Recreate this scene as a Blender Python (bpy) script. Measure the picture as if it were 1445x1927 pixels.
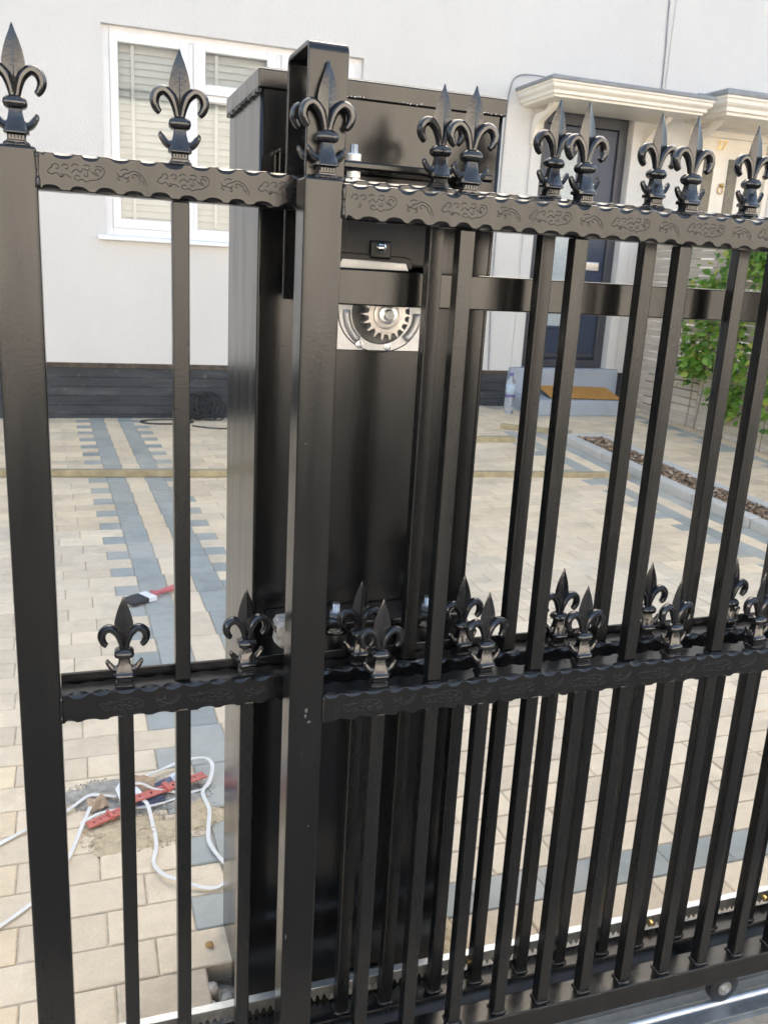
import bpy, bmesh, math, random
from mathutils import Vector, Matrix
random.seed(7)
R = math.radians
scene = bpy.context.scene
for o in list(bpy.data.objects): bpy.data.objects.remove(o)

# ------------------------------------------------------------------ camera
CAMP = Vector((-0.2453, -1.0, 1.22))
PITCH, ROLL, YAW = 0.2644, -0.0565, 0.3439
def cam_axes():
    cy, sy, cp, sp = math.cos(YAW), math.sin(YAW), math.cos(PITCH), math.sin(PITCH)
    f = Vector((sy*cp, cy*cp, -sp)); r = Vector((cy, -sy, 0)); d = f.cross(r)
    cr, sr = math.cos(ROLL), math.sin(ROLL)
    return cr*r + sr*d, -sr*r + cr*d, f
AX, AY, AF = cam_axes()
camd = bpy.data.cameras.new('camera'); cam = bpy.data.objects.new('camera', camd)
scene.collection.objects.link(cam); scene.camera = cam
cam.matrix_world = Matrix(((AX.x, -AY.x, -AF.x, CAMP.x), (AX.y, -AY.y, -AF.y, CAMP.y), (AX.z, -AY.z, -AF.z, CAMP.z), (0, 0, 0, 1)))
camd.sensor_fit = 'VERTICAL'; camd.sensor_height = 36.0; camd.lens = 36.0*1668/1927
camd.clip_start = 0.02; camd.clip_end = 400
camd.dof.use_dof = True; camd.dof.focus_distance = 1.25; camd.dof.aperture_fstop = 16.0

# ------------------------------------------------------------------ sky and sun (the house stands between the sun and the drive)
SUN_EL, SUN_AZ = R(32.5), R(14)          # azimuth from +Y towards +X
w = bpy.data.worlds.new('World'); scene.world = w; w.use_nodes = True
nt = w.node_tree; bgn = nt.nodes['Background']
sky = nt.nodes.new('ShaderNodeTexSky'); sky.sky_type = 'NISHITA'; sky.sun_disc = False
sky.sun_elevation = SUN_EL; sky.sun_rotation = SUN_AZ; sky.dust_density = 5.0; sky.air_density = 0.8; sky.ozone_density = 0.2
wb = nt.nodes.new('ShaderNodeMix'); wb.data_type = 'RGBA'; wb.blend_type = 'MULTIPLY'; wb.inputs[0].default_value = 1.0; wb.inputs[7].default_value = (1.0, 1.0, 0.90, 1)
nt.links.new(sky.outputs[0], wb.inputs[6]); nt.links.new(wb.outputs[2], bgn.inputs[0]); bgn.inputs[1].default_value = 0.15
sd = bpy.data.lights.new('sun', 'SUN'); sun = bpy.data.objects.new('sun', sd); scene.collection.objects.link(sun)
sd.energy = 4.5; sd.angle = R(0.6); sd.color = (1.0, 0.95, 0.88)
sun.rotation_euler = Vector((-math.sin(SUN_AZ)*math.cos(SUN_EL), -math.cos(SUN_AZ)*math.cos(SUN_EL), -math.sin(SUN_EL))).to_track_quat('-Z', 'Y').to_euler()
vs = scene.view_settings
vs.view_transform = 'Standard'; vs.look = 'None'; vs.gamma = 1.0; vs.use_curve_mapping = False
vs.exposure = 2.36
scene.render.engine = 'CYCLES'
scene.cycles.max_bounces = 8; scene.cycles.glossy_bounces = 5; scene.cycles.transmission_bounces = 6; scene.cycles.sample_clamp_indirect = 6

# ------------------------------------------------------------------ materials
def new_mat(name):
    m = bpy.data.materials.new(name); m.use_nodes = True
    return m, m.node_tree, m.node_tree.nodes['Principled BSDF']
def N(nt, t, **kw):
    n = nt.nodes.new(t)
    for k, v in kw.items():
        if k in n.inputs: n.inputs[k].default_value = v
        else: setattr(n, k, v)
    return n
def coords(nt, scale=1.0, world=False):
    if world:
        g = nt.nodes.new('ShaderNodeNewGeometry'); return g.outputs['Position']
    t = nt.nodes.new('ShaderNodeTexCoord'); return t.outputs['Object']
def ramp(nt, fac, stops):
    r = nt.nodes.new('ShaderNodeValToRGB')
    while len(r.color_ramp.elements) < len(stops): r.color_ramp.elements.new(0.5)
    for e, (p, c) in zip(r.color_ramp.elements, stops): e.position = p; e.color = (c[0], c[1], c[2], 1)
    nt.links.new(fac, r.inputs[0]); return r.outputs[0]
def noise(nt, vec, scale, detail=4, rough=0.55):
    n = nt.nodes.new('ShaderNodeTexNoise'); n.inputs['Scale'].default_value = scale
    n.inputs['Detail'].default_value = detail; n.inputs['Roughness'].default_value = rough
    nt.links.new(vec, n.inputs['Vector']); return n.outputs['Fac']
def bump(nt, h, bs, strength, dist):
    b = nt.nodes.new('ShaderNodeBump'); b.inputs['Strength'].default_value = strength; b.inputs['Distance'].default_value = dist
    nt.links.new(h, b.inputs['Height']); nt.links.new(b.outputs[0], bs.inputs['Normal'])
def mixc(nt, fac, a, b, mode='MIX'):
    m = nt.nodes.new('ShaderNodeMix'); m.data_type = 'RGBA'; m.blend_type = mode
    for i, v in ((0, fac), (6, a), (7, b)):
        if hasattr(v, 'links'): nt.links.new(v, m.inputs[i])
        else: m.inputs[i].default_value = v if i == 0 else (v[0], v[1], v[2], 1)
    return m.outputs[2]
def simple(name, col, rough=0.6, metal=0.0, nscale=30, var=0.12, bstr=0.15, bdist=0.002, world=True, spec=0.5):
    m, nt, bs = new_mat(name)
    v = coords(nt, world=world); f = noise(nt, v, nscale, 6)
    lo = [c*(1-var) for c in col]; hi = [min(1, c*(1+var)) for c in col]
    nt.links.new(ramp(nt, f, [(0.3, lo), (0.7, hi)]), bs.inputs['Base Color'])
    bs.inputs['Roughness'].default_value = rough; bs.inputs['Metallic'].default_value = metal
    bs.inputs['Specular IOR Level'].default_value = spec
    if bstr: bump(nt, noise(nt, v, nscale*3, 4), bs, bstr, bdist)
    return m
M = {}
def paint(name, base, r0, r1, peel, dust=0.5, sp_=0.62):
    m, nt, bs = new_mat(name); v = coords(nt, world=True)
    mpn = nt.nodes.new('ShaderNodeMapping'); mpn.inputs['Scale'].default_value = (1, 1, .12); nt.links.new(v, mpn.inputs[0])
    f = noise(nt, mpn.outputs[0], 34, 5); sp = noise(nt, v, 420, 2)
    spots = ramp(nt, sp, [(0.74, (0, 0, 0)), (0.80, (dust, dust, dust))])
    col = mixc(nt, spots, base, (0.16, 0.155, 0.15)); nt.links.new(col, bs.inputs['Base Color'])
    nt.links.new(ramp(nt, f, [(0.35, (r0,)*3), (0.7, (r1,)*3)]), bs.inputs['Roughness'])
    bs.inputs['Specular IOR Level'].default_value = sp_
    a = nt.nodes.new('ShaderNodeMath'); a.operation = 'ADD'
    b1 = noise(nt, v, 260, 2); b2 = noise(nt, mpn.outputs[0], 120, 3)
    nt.links.new(b1, a.inputs[0]); nt.links.new(b2, a.inputs[1])
    bump(nt, a.outputs[0], bs, peel, 0.0012)
    return m
M['paint'] = paint('black_gate_paint', (0.0085, 0.0083, 0.008), 0.17, 0.29, 0.06)
M['paint_rough'] = paint('black_bar_paint', (0.009, 0.0088, 0.0083), 0.22, 0.34, 0.09)
M['paint_cab'] = paint('black_cabinet_paint', (0.006, 0.006, 0.006), 0.15, 0.25, 0.05, 0.3)
M['cast'] = paint('black_cast_iron', (0.009, 0.009, 0.010), 0.15, 0.27, 0.16, 0.2, 0.95)
M['weld'] = paint('painted_weld', (0.012, 0.012, 0.012), 0.12, 0.22, 0.9, 0.3)
M['dark_plastic'] = simple('dark_grey_plastic', (0.045, 0.042, 0.04), 0.45, 0, 80, .15, .1, .0005)
M['black_plastic'] = simple('black_plastic', (0.012, 0.012, 0.013), 0.3, 0, 60, .1, .05, .0005)
M['alu'] = simple('cast_aluminium', (0.60, 0.61, 0.62), 0.42, 0.7, 200, .06, .15, .0004)
M['gear'] = simple('machined_steel', (0.62, 0.59, 0.56), 0.36, 0.8, 160, .08, .1, .0003)
M['recess'] = simple('recess_shade_grey', (0.16, 0.16, 0.155), 0.5, 0.3, 90, .1, .1, .0004)  # casting darkened: the shade round the pinion is put into the colour
M['zinc'] = simple('zinc_plated_steel', (0.72, 0.74, 0.75), 0.24, 0.95, 120, .08, .1, .0003)
M['galv'] = simple('galvanised_steel', (0.55, 0.58, 0.60), 0.36, 0.85, 55, .14, .12, .0006)
M['rack'] = simple('gear_rack_steel', (0.36, 0.35, 0.32), 0.42, 0.8, 90, .2, .2, .0006)
M['rubber'] = simple('black_rubber', (0.012, 0.012, 0.013), 0.4, 0, 90, .2, .1, .0004)
M['nylon'] = simple('nylon_white', (0.75, 0.74, 0.70), 0.4, 0, 60, .05, .05, .0004)
def render_wall():
    m, nt, bs = new_mat('white_render'); v = coords(nt, world=True)
    f = noise(nt, v, 1.1, 6, .6); g = noise(nt, v, 7, 5)
    c1 = ramp(nt, f, [(0.3, (0.632, 0.615, 0.588)), (0.7, (0.662, 0.648, 0.622))])
    mpw = nt.nodes.new('ShaderNodeMapping'); mpw.inputs['Scale'].default_value = (3.2, 3.2, .7); nt.links.new(v, mpw.inputs[0])
    g = noise(nt, mpw.outputs[0], 1.0, 7, .7)
    c2 = ramp(nt, g, [(0.36, (0.94, 0.935, 0.925)), (0.60, (1, 1, 1))])
    nt.links.new(mixc(nt, 0.28, c1, c2, 'MULTIPLY'), bs.inputs['Base Color'])
    bs.inputs['Roughness'].default_value = 0.75
    a = nt.nodes.new('ShaderNodeMath'); a.operation = 'ADD'
    nt.links.new(noise(nt, v, 4, 4), a.inputs[0]); nt.links.new(noise(nt, v, 60, 3), a.inputs[1])
    bump(nt, a.outputs[0], bs, 0.45, 0.012); return m
M['render'] = render_wall()
M['cream'] = simple('cream_painted_timber', (0.80, 0.745, 0.65), 0.45, 0, 6, .05, .08, .002)
M['upvc'] = simple('white_upvc', (0.80, 0.80, 0.80), 0.3, 0, 12, .02, .03, .001)
M['lead'] = simple('grey_lead', (0.26, 0.27, 0.28), 0.6, 0, 9, .15, .3, .004)
def plinth_mat():
    m, nt, bs = new_mat('black_bitumen_plinth'); v = coords(nt, world=True)
    mp = nt.nodes.new('ShaderNodeMapping'); mp.inputs['Scale'].default_value = (0.6, 1, 3.0); nt.links.new(v, mp.inputs[0])
    f = noise(nt, mp.outputs[0], 4, 8, .65); s = noise(nt, v, 26, 5, .7)
    c = ramp(nt, f, [(0.3, (0.022, 0.025, 0.029)), (0.55, (0.045, 0.050, 0.056)), (0.75, (0.095, 0.096, 0.096))])
    sp = ramp(nt, s, [(0.62, (0, 0, 0)), (0.74, (1, 1, 1))])
    c = mixc(nt, sp, c, (0.20, 0.18, 0.16)); nt.links.new(c, bs.inputs['Base Color'])
    bs.inputs['Roughness'].default_value = 0.7; bump(nt, s, bs, .6, .012); return m
M['plinth'] = plinth_mat()
M['plinth_lip'] = simple('brown_dirty_brick_course', (0.085, 0.07, 0.055), 0.85, 0, 14, .5, .6, .01)
M['door'] = simple('anthracite_door', (0.030, 0.043, 0.078), 0.38, 0, 20, .08, .05, .001)
M['door_frame'] = simple('dark_grey_frame', (0.05, 0.053, 0.064), 0.4, 0, 20, .08, .05, .001)
M['step'] = simple('grey_painted_step', (0.36, 0.40, 0.45), 0.5, 0, 8, .08, .2, .003)
M['chrome'] = simple('chrome', (0.85, 0.85, 0.85), 0.15, 1.0, 20, .02, 0)
M['brass'] = simple('brass', (0.60, 0.42, 0.16), 0.3, 0.9, 40, .1, .05, .001)
M['slat'] = simple('cream_shutter_slat', (0.90, 0.895, 0.87), 0.4, 0, 10, .03, 0)
M['inside'] = simple('dim_room', (0.45, 0.44, 0.42), 0.9, 0, 3, .2, 0)
def glass():
    m, nt, bs = new_mat('window_glass')
    tr = nt.nodes.new('ShaderNodeBsdfTransparent'); tr.inputs[0].default_value = (0.93, 0.95, 0.95, 1)
    gl = nt.nodes.new('ShaderNodeBsdfGlossy'); gl.inputs['Roughness'].default_value = 0.01
    fr = nt.nodes.new('ShaderNodeFresnel'); fr.inputs[0].default_value = 1.62
    mx = nt.nodes.new('ShaderNodeMixShader'); nt.links.new(fr.outputs[0], mx.inputs[0])
    nt.links.new(tr.outputs[0], mx.inputs[1]); nt.links.new(gl.outputs[0], mx.inputs[2])
    nt.links.new(mx.outputs[0], nt.nodes['Material Output'].inputs[0]); return m
M['glass'] = glass()
M['dark_glass'] = simple('dark_door_glass', (0.05, 0.052, 0.038), 0.12, 0, 25, .4, 0)
M['pale_glass'] = simple('pale_obscured_glass', (0.42, 0.47, 0.48), 0.2, 0, 30, .1, .1, .002)
def paver_mat(name, lo, hi, attr):
    m, nt, bs = new_mat(name); v = coords(nt, world=True)
    if attr:
        at = nt.nodes.new('ShaderNodeAttribute'); at.attribute_name = 'tint'; rnd = at.outputs['Fac']
    else:
        oi = nt.nodes.new('ShaderNodeObjectInfo'); rnd = oi.outputs['Random']
    c = ramp(nt, rnd, [(0.0, lo), (1.0, hi)])
    f = noise(nt, v, 18, 6, .65); g = noise(nt, v, 240, 3, .7); h = noise(nt, v, 1.7, 4)
    c = mixc(nt, 0.75, c, ramp(nt, f, [(0.3, (0.86, 0.85, 0.83)), (0.65, (1.0, 1.0, 1.0))]), 'MULTIPLY')
    c = mixc(nt, 0.5, c, ramp(nt, g, [(0.3, (0.78, 0.77, 0.75)), (0.6, (1.02, 1.02, 1.02))]), 'MULTIPLY')
    st_ = noise(nt, v, 5.5, 7, .7)
    c = mixc(nt, 0.8, c, ramp(nt, st_, [(0.34, (0.80, 0.80, 0.80)), (0.5, (1.0, 1.0, 1.0)), (0.72, (1.0, 0.985, 0.95))]), 'MULTIPLY')
    dustf = ramp(nt, h, [(0.45, (0, 0, 0)), (0.75, (0.45, 0.45, 0.45))])
    c = mixc(nt, dustf, c, (0.68, 0.59, 0.46))
    nt.links.new(c, bs.inputs['Base Color']); bs.inputs['Roughness'].default_value = 0.85
    bs.inputs['Specular IOR Level'].default_value = 0.12
    bump(nt, g, bs, .35, .0025); return m
BLO, BHI = (0.69, 0.575, 0.435), (0.86, 0.72, 0.535)
GLO, GHI = (0.335, 0.352, 0.335), (0.42, 0.435, 0.415)
for k, (a, b) in (('beige', (BLO, BHI)), ('grey', (GLO, GHI))):
    M[k] = paver_mat(k+'_paver', a, b, False); f_ = (1.04, 1.0, .93) if k == 'beige' else (1.03, 1.0, .95)
    M[k+'_far'] = paver_mat(k+'_paver_far', [x*y for x, y in zip(a, f_)], [x*y for x, y in zip(b, f_)], True)
M['bedding'] = simple('jointing_sand', (0.46, 0.395, 0.31), 0.95, 0, 40, .3, .6, .006)
M['asphalt'] = simple('asphalt', (0.072, 0.073, 0.074), 0.9, 0, 50, .3, .5, .004)
M['tarmac'] = simple('old_tarmac_footway', (0.13, 0.128, 0.122), 0.9, 0, 60, .2, .4, .004)
M['edging'] = simple('sandy_concrete_edging', (0.46, 0.38, 0.29), 0.9, 0, 25, .15, .4, .004)
M['concrete'] = simple('concrete', (0.34, 0.33, 0.30), 0.85, 0, 22, .22, .5, .004)
M['dirt_spot'] = simple('dried_grey_splash', (0.13, 0.128, 0.12), 0.7, 0, 90, .2, 0)
M['kerb'] = simple('pale_concrete_kerb', (0.52, 0.49, 0.44), 0.85, 0, 15, .08, .3, .003)
M['sand'] = simple('building_sand', (0.55, 0.44, 0.29), 0.95, 0, 60, .22, .8, .006)
M['dirt'] = simple('grey_dust', (0.37, 0.345, 0.30), 0.95, 0, 70, .3, .8, .006)
M['mulch'] = simple('bark_mulch', (0.17, 0.115, 0.075), 0.95, 0, 60, .5, .9, .02)
M['timber'] = simple('weathered_batten', (0.36, 0.30, 0.18), 0.8, 0, 12, .25, .4, .003)
def fence_mat():
    m, nt, bs = new_mat('weathered_fence_slat'); v = coords(nt, world=True)
    mp = nt.nodes.new('ShaderNodeMapping'); mp.inputs['Scale'].default_value = (14, 1.2, 14); nt.links.new(v, mp.inputs[0])
    f = noise(nt, mp.outputs[0], 4, 6, .6); oi = nt.nodes.new('ShaderNodeObjectInfo')
    c = ramp(nt, f, [(0.3, (0.46, 0.40, 0.325)), (0.7, (0.62, 0.56, 0.475))])
    c = mixc(nt, 0.6, c, ramp(nt, oi.outputs['Random'], [(0, (0.78, 0.76, 0.74)), (1, (1.05, 1.03, 1.0))]), 'MULTIPLY')
    nt.links.new(c, bs.inputs['Base Color']); bs.inputs['Roughness'].default_value = .8; bump(nt, f, bs, .4, .003); return m
M['fence'] = fence_mat()
def leaf_mat():
    m, nt, bs = new_mat('climber_leaf'); at = nt.nodes.new('ShaderNodeAttribute'); at.attribute_name = 'tint'
    c = ramp(nt, at.outputs['Fac'], [(0, (0.05, 0.13, 0.02)), (0.45, (0.14, 0.30, 0.04)), (0.8, (0.29, 0.47, 0.08)), (1, (0.50, 0.52, 0.10))])
    nt.links.new(c, bs.inputs['Base Color']); bs.inputs['Roughness'].default_value = .42
    tl = nt.nodes.new('ShaderNodeBsdfTranslucent'); nt.links.new(c, tl.inputs[0])
    mx = nt.nodes.new('ShaderNodeMixShader'); mx.inputs[0].default_value = .45
    nt.links.new(bs.outputs[0], mx.inputs[1]); nt.links.new(tl.outputs[0], mx.inputs[2])
    nt.links.new(mx.outputs[0], nt.nodes['Material Output'].inputs[0]); return m
M['leaf'] = leaf_mat()
M['stem'] = simple('brown_stem', (0.16, 0.12, 0.07), 0.8, 0, 60, .2, .3, .002)
M['coir'] = simple('coir_doormat', (0.60, 0.32, 0.09), 0.95, 0, 130, .35, .9, .006)
M['white_plastic'] = simple('white_pvc_strip', (0.70, 0.685, 0.65), 0.4, 0, 60, .06, .05, .0005)
M['red_plastic'] = simple('red_plastic', (0.52, 0.14, 0.115), 0.4, 0, 60, .15, .1, .0005)
M['pink_handle'] = simple('faded_red_handle', (0.50, 0.14, 0.15), 0.4, 0, 60, .15, .1, .0005)
M['bristle'] = simple('dark_bristles', (0.035, 0.036, 0.042), 0.7, 0, 300, .5, .8, .002)
M['card'] = simple('brown_cardboard', (0.42, 0.30, 0.20), 0.9, 0, 50, .15, .2, .001)
M['paper'] = simple('white_paper', (0.78, 0.79, 0.83), 0.7, 0, 40, .05, .1, .001)
M['bluegrey'] = simple('blue_grey_scrap', (0.10, 0.11, 0.17), 0.5, 0, 40, .2, .1, .001)
M['cable'] = simple('black_cable', (0.02, 0.02, 0.022), 0.45, 0, 50, .2, 0)
M['stone'] = simple('rubble_stone', (0.42, 0.38, 0.33), 0.9, 0, 40, .25, .6, .005)
M['tan_stone'] = simple('tan_pebble', (0.45, 0.27, 0.11), 0.9, 0, 60, .25, .6, .003)
M['film'] = simple('dusty_plastic_film', (0.46, 0.43, 0.39), 0.25, 0, 90, .35, .9, .003)
M['brick'] = None
def brick_mat():
    m, nt, bs = new_mat('red_brick'); v = coords(nt, world=True)
    mp = nt.nodes.new('ShaderNodeMapping'); mp.inputs['Rotation'].default_value = (R(90), 0, 0); nt.links.new(v, mp.inputs[0])
    b = nt.nodes.new('ShaderNodeTexBrick'); b.inputs['Scale'].default_value = 4.4
    b.inputs['Color1'].default_value = (0.39, 0.365, 0.34, 1); b.inputs['Color2'].default_value = (0.49, 0.465, 0.44, 1); b.inputs['Mortar'].default_value = (0.55, 0.50, 0.43, 1)
    nt.links.new(mp.outputs[0], b.inputs[0]); nt.links.new(b.outputs[0], bs.inputs['Base Color']); bs.inputs['Roughness'].default_value = .85; return m
M['brick'] = brick_mat()
M['roof'] = simple('slate_roof', (0.16, 0.15, 0.15), 0.7, 0, 6, .2, .4, .02)
def bottle_mat():
    m, nt, bs = new_mat('clear_bottle_plastic'); bs.inputs['Base Color'].default_value = (0.93, 0.95, 0.97, 1)
    bs.inputs['Roughness'].default_value = .08; bs.inputs['Transmission Weight'].default_value = .85; bs.inputs['IOR'].default_value = 1.15; return m
M['bottle'] = bottle_mat()
M['bottle_label'] = simple('pale_blue_label', (0.45, 0.58, 0.74), 0.5, 0, 90, .4, 0)
M['purple'] = simple('purple_print', (0.16, 0.12, 0.34), 0.5, 0, 60, .1, 0)

# ------------------------------------------------------------------ mesh helpers
COL = scene.collection
class MB:
    def __init__(s): s.v = []; s.f = []; s.t = []
    def add(s, vs, fs, tint=None):
        n = len(s.v); s.v += [tuple(p) for p in vs]; s.f += [tuple(n+i for i in f) for f in fs]
        s.t += [tint]*len(fs); return s
    def box(s, x0, x1, y0, y1, z0, z1, tint=None):
        return s.add([(x0,y0,z0),(x1,y0,z0),(x1,y1,z0),(x0,y1,z0),(x0,y0,z1),(x1,y0,z1),(x1,y1,z1),(x0,y1,z1)],
            [(3,2,1,0),(4,5,6,7),(0,1,5,4),(1,2,6,5),(2,3,7,6),(3,0,4,7)], tint)
    def hexa(s, bot, top, tint=None):
        return s.add(list(bot)+list(top), [(3,2,1,0),(4,5,6,7),(0,1,5,4),(1,2,6,5),(2,3,7,6),(3,0,4,7)], tint)
    def prism(s, poly, axis, a, b):           # extrude a 2-D polygon along an axis
        n = len(poly)
        def P(p, t): return (t, p[0], p[1]) if axis == 'x' else (p[0], t, p[1]) if axis == 'y' else (p[0], p[1], t)
        vs = [P(p, a) for p in poly]+[P(p, b) for p in poly]
        fs = [tuple(reversed(range(n))), tuple(range(n, 2*n))]+[(i, (i+1) % n, n+(i+1) % n, n+i) for i in range(n)]
        return s.add(vs, fs)
    def rings(s, rings, cap=True, close=True):
        n = len(rings[0]); vs = [p for r in rings for p in r]; fs = []
        for k in range(len(rings)-1):
            for i in range(n if close else n-1):
                j = (i+1) % n; fs.append((k*n+i, k*n+j, (k+1)*n+j, (k+1)*n+i))
        if cap: fs += [tuple(reversed(range(n))), tuple((len(rings)-1)*n+i for i in range(n))]
        return s.add(vs, fs)
    def tube(s, path, rad, n=8, flat=1.0, up=Vector((0, 1, 0))):
        path = [Vector(p) for p in path]; m = len(path); rs = []
        rad = rad if hasattr(rad, '__len__') else [rad]*m
        for i, p in enumerate(path):
            t = (path[min(i+1, m-1)]-path[max(i-1, 0)])
            t = t.normalized() if t.length > 1e-9 else Vector((0, 0, 1))
            a = up.cross(t)
            if a.length < 1e-4: a = Vector((1, 0, 0)).cross(t)
            a.normalize(); b = t.cross(a)
            rs.append([p+a*math.cos(2*math.pi*k/n)*rad[i]+b*math.sin(2*math.pi*k/n)*rad[i]*flat for k in range(n)])
        return s.rings(rs)
    def lathe(s, prof, c, n=16, axis='z', phase=0.0):
        rs = []
        for r, h in prof:
            ring = []
            for k in range(n):
                a = 2*math.pi*k/n+phase; u, w_ = r*math.cos(a), r*math.sin(a)
                ring.append((c[0]+u, c[1]+w_, c[2]+h) if axis == 'z' else (c[0]+u, c[1]+h, c[2]+w_) if axis == 'y' else (c[0]+h, c[1]+u, c[2]+w_))
            rs.append(ring)
        return s.rings(rs)
    def mesh(s, name, smooth=False):
        me = bpy.data.meshes.new(name); me.from_pydata(s.v, [], s.f)
        bm = bmesh.new(); bm.from_mesh(me); bmesh.ops.recalc_face_normals(bm, faces=bm.faces); bm.to_mesh(me); bm.free()
        if smooth: me.shade_smooth()
        if any(t is not None for t in s.t):
            at = me.attributes.new('tint', 'FLOAT', 'FACE'); at.data.foreach_set('value', [t or 0.0 for t in s.t])
        return me
    def build(s, name, mat, parent=None, smooth=False, bevel=0, auto=None):
        me = s.mesh(name, smooth); me.materials.append(M[mat]); return place(name, me, parent, bevel, auto)
def place(name, me, parent=None, bevel=0, auto=None, loc=None):
    o = bpy.data.objects.new(name, me); COL.objects.link(o)
    if parent: o.parent = parent
    if loc: o.location = loc
    if bevel:
        b = o.modifiers.new('bevel', 'BEVEL'); b.width = bevel; b.segments = 2; b.limit_method = 'ANGLE'; b.angle_limit = R(40); b.harden_normals = False
    if auto: smooth_by_angle(me, auto)
    return o
def smooth_by_angle(me, deg):
    me.shade_smooth(); bm = bmesh.new(); bm.from_mesh(me)
    for e in bm.edges:
        if len(e.link_faces) == 2 and e.calc_face_angle(0) > R(deg): e.smooth = False
    bm.to_mesh(me); bm.free()
def tag(o, label=None, cat=None, group=None, kind=None):
    if label: o['label'] = label
    if cat: o['category'] = cat
    if group: o['group'] = group
    if kind: o['kind'] = kind
    return o
def thing(name, label, cat, loc=(0, 0, 0), group=None):
    o = bpy.data.objects.new(name, None); COL.objects.link(o); o.location = loc; o.empty_display_size = .1
    return tag(o, label, cat, group)
def dup(o, parent, loc=None, name=None):
    c = o.copy(); COL.objects.link(c); c.parent = parent
    if loc is not None: c.location = loc
    return c
def bezier(pts, n=10):                      # Catmull-Rom through points
    P = [Vector(p) for p in pts]; out = []
    for i in range(len(P)-1):
        p0, p1, p2, p3 = P[max(i-1, 0)], P[i], P[i+1], P[min(i+2, len(P)-1)]
        for k in range(n):
            t = k/n
            out.append(0.5*((2*p1)+(-p0+p2)*t+(2*p0-5*p1+4*p2-p3)*t*t+(-p0+3*p1-3*p2+p3)*t**3))
    out.append(P[-1]); return out

# ------------------------------------------------------------------ ground, drive and road
def XL(y): return -.041+(2.55-y)*.028           # left edge of the double grey strip
def XK(y): return 3.134                         # foot of the planting-bed kerb
def sstep(a, b, t): t = max(0, min(1, (t-a)/(b-a))); return t*t*(3-2*t)
def gz(x, y): return .11*sstep(.8, 3.1, x)*sstep(2.4, 5.6, y)      # the drive climbs a little towards the front door
WALLY = 6.2
g = MB().add([(-60, -60, -.075), (60, -60, -.075), (60, 60, -.075), (-60, 60, -.075)], [(0, 1, 2, 3)])
tag(g.build('ground', 'asphalt'), kind='structure')
gxs = [-3.4, -2.6, -1.8, -1.0, -.5, -.115, .335]+[.6+.25*i for i in range(21)]; gys = [.125, .2, .335]+[.6+.28*i for i in range(21)]
dm = MB()
for i in range(len(gxs)-1):
    for j in range(len(gys)-1):
        if gxs[i] > -.2 and gxs[i+1] < .4 and gys[j+1] < .34 and gys[j] > .15: continue     # hole at the cabinet foot
        q = [(gxs[i], gys[j]), (gxs[i+1], gys[j]), (gxs[i+1], gys[j+1]), (gxs[i], gys[j+1])]
        dm.add([(a, b, gz(a, b)-.0036) for a, b in q], [(0, 1, 2, 3)])
dm.box(-.20, .42, .15, .40, -.072, -.056)
drive = tag(dm.build('driveway', 'bedding'), kind='structure')
pave = tag(MB().box(-30, 30, -2.2, -.28, -.07, -.008).build('pavement', 'tarmac'), kind='structure')
tag(MB().box(-6, 9, -.2795, -.03, -.07, -.004).build('pavement_edging', 'edging'), kind='structure')
tag(MB().box(-6, 9, -.0295, .1245, -.07, -.006).build('track_foundation', 'concrete'), kind='structure')
tag(MB().box(-30, 30, -2.34, -2.205, -.075, .0).build('kerb', 'kerb', bevel=.012), kind='structure')

# paver rows; each paver is (x0, x1, y0, y1, material)
PV = []
rows = [.24]
while rows[-1] < WALLY-.03:
    y = rows[-1]; rows.append(y+min(.122, .094+.0065*(y-.24)))
def field(xa, xb, y0, y1, odd, full, cut, left_tooth, right_tooth):
    """run of pavers from xa to xb in running bond; odd rows begin and end with a grey half block"""
    n = max(1, round((xb-xa)/full)); L = (xb-xa)/n
    xs = [xa]+([xa+L*(k+.5) for k in range(n)] if odd else [xa+L*k for k in range(1, n)])+[xb]
    for i in range(len(xs)-1):
        m = 'beige'
        if odd and ((i == 0 and left_tooth) or (i == len(xs)-2 and right_tooth)): m = 'grey'
        PV.append((xs[i], xs[i+1], y0, y1, m))
for k in range(len(rows)-1):
    y0, y1 = rows[k], min(rows[k+1], WALLY-.02); ym = (y0+y1)/2; full = 1.66*(y1-y0); odd = k % 2 == 0
    a = XL(ym); kx = XK(ym) if ym > 1.2 else XK(1.2)
    grey_row = (k == 1)
    n0 = len(PV)
    field(a-full*round(3.0/full), a, y0, y1, odd, full, 0, False, True)
    if ym < 4.9:
        field(a+.315, kx-.315, y0, y1, odd, full, 0, True, True)
    else:
        field(a+.315, 3.2, y0, y1, odd, full, 0, True, False)
    if .9 < ym:                                     # path on the far side of the bed
        px = kx+.37
        if ym < 4.72: field(px, 4.38, y0, y1, odd, full, 0, odd and k % 4 == 0, True)
        elif ym < 6.0: field(3.2, 4.38, y0, y1, odd, full, 0, False, True)
        PV.append((4.38, 4.48, y0, y1, 'grey')); PV.append((4.48, 4.60, y0, y1, 'beige'))
    if grey_row:
        for i in range(n0, len(PV)):
            if PV[i][0] > .25: PV[i] = PV[i][:4]+('grey',)
k = 0
while k < len(rows)-2:                              # strips: blocks two rows long
    y0, y1 = rows[k], min(rows[min(k+2, len(rows)-1)], WALLY-.02)
    ym = (y0+y1)/2; a = XL(ym)
    for s, m in ((0, 'grey'), (.105, 'beige'), (.21, 'grey')): PV.append((a+s, a+s+.105, y0, y1, m))
    if ym < 4.9:
        kx = XK(max(ym, 1.2))
        for s, m in ((-.105, 'grey'), (-.21, 'beige'), (-.315, 'grey')): PV.append((kx+s, kx+s+.105, y0, y1, m))
    k += 2
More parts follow.
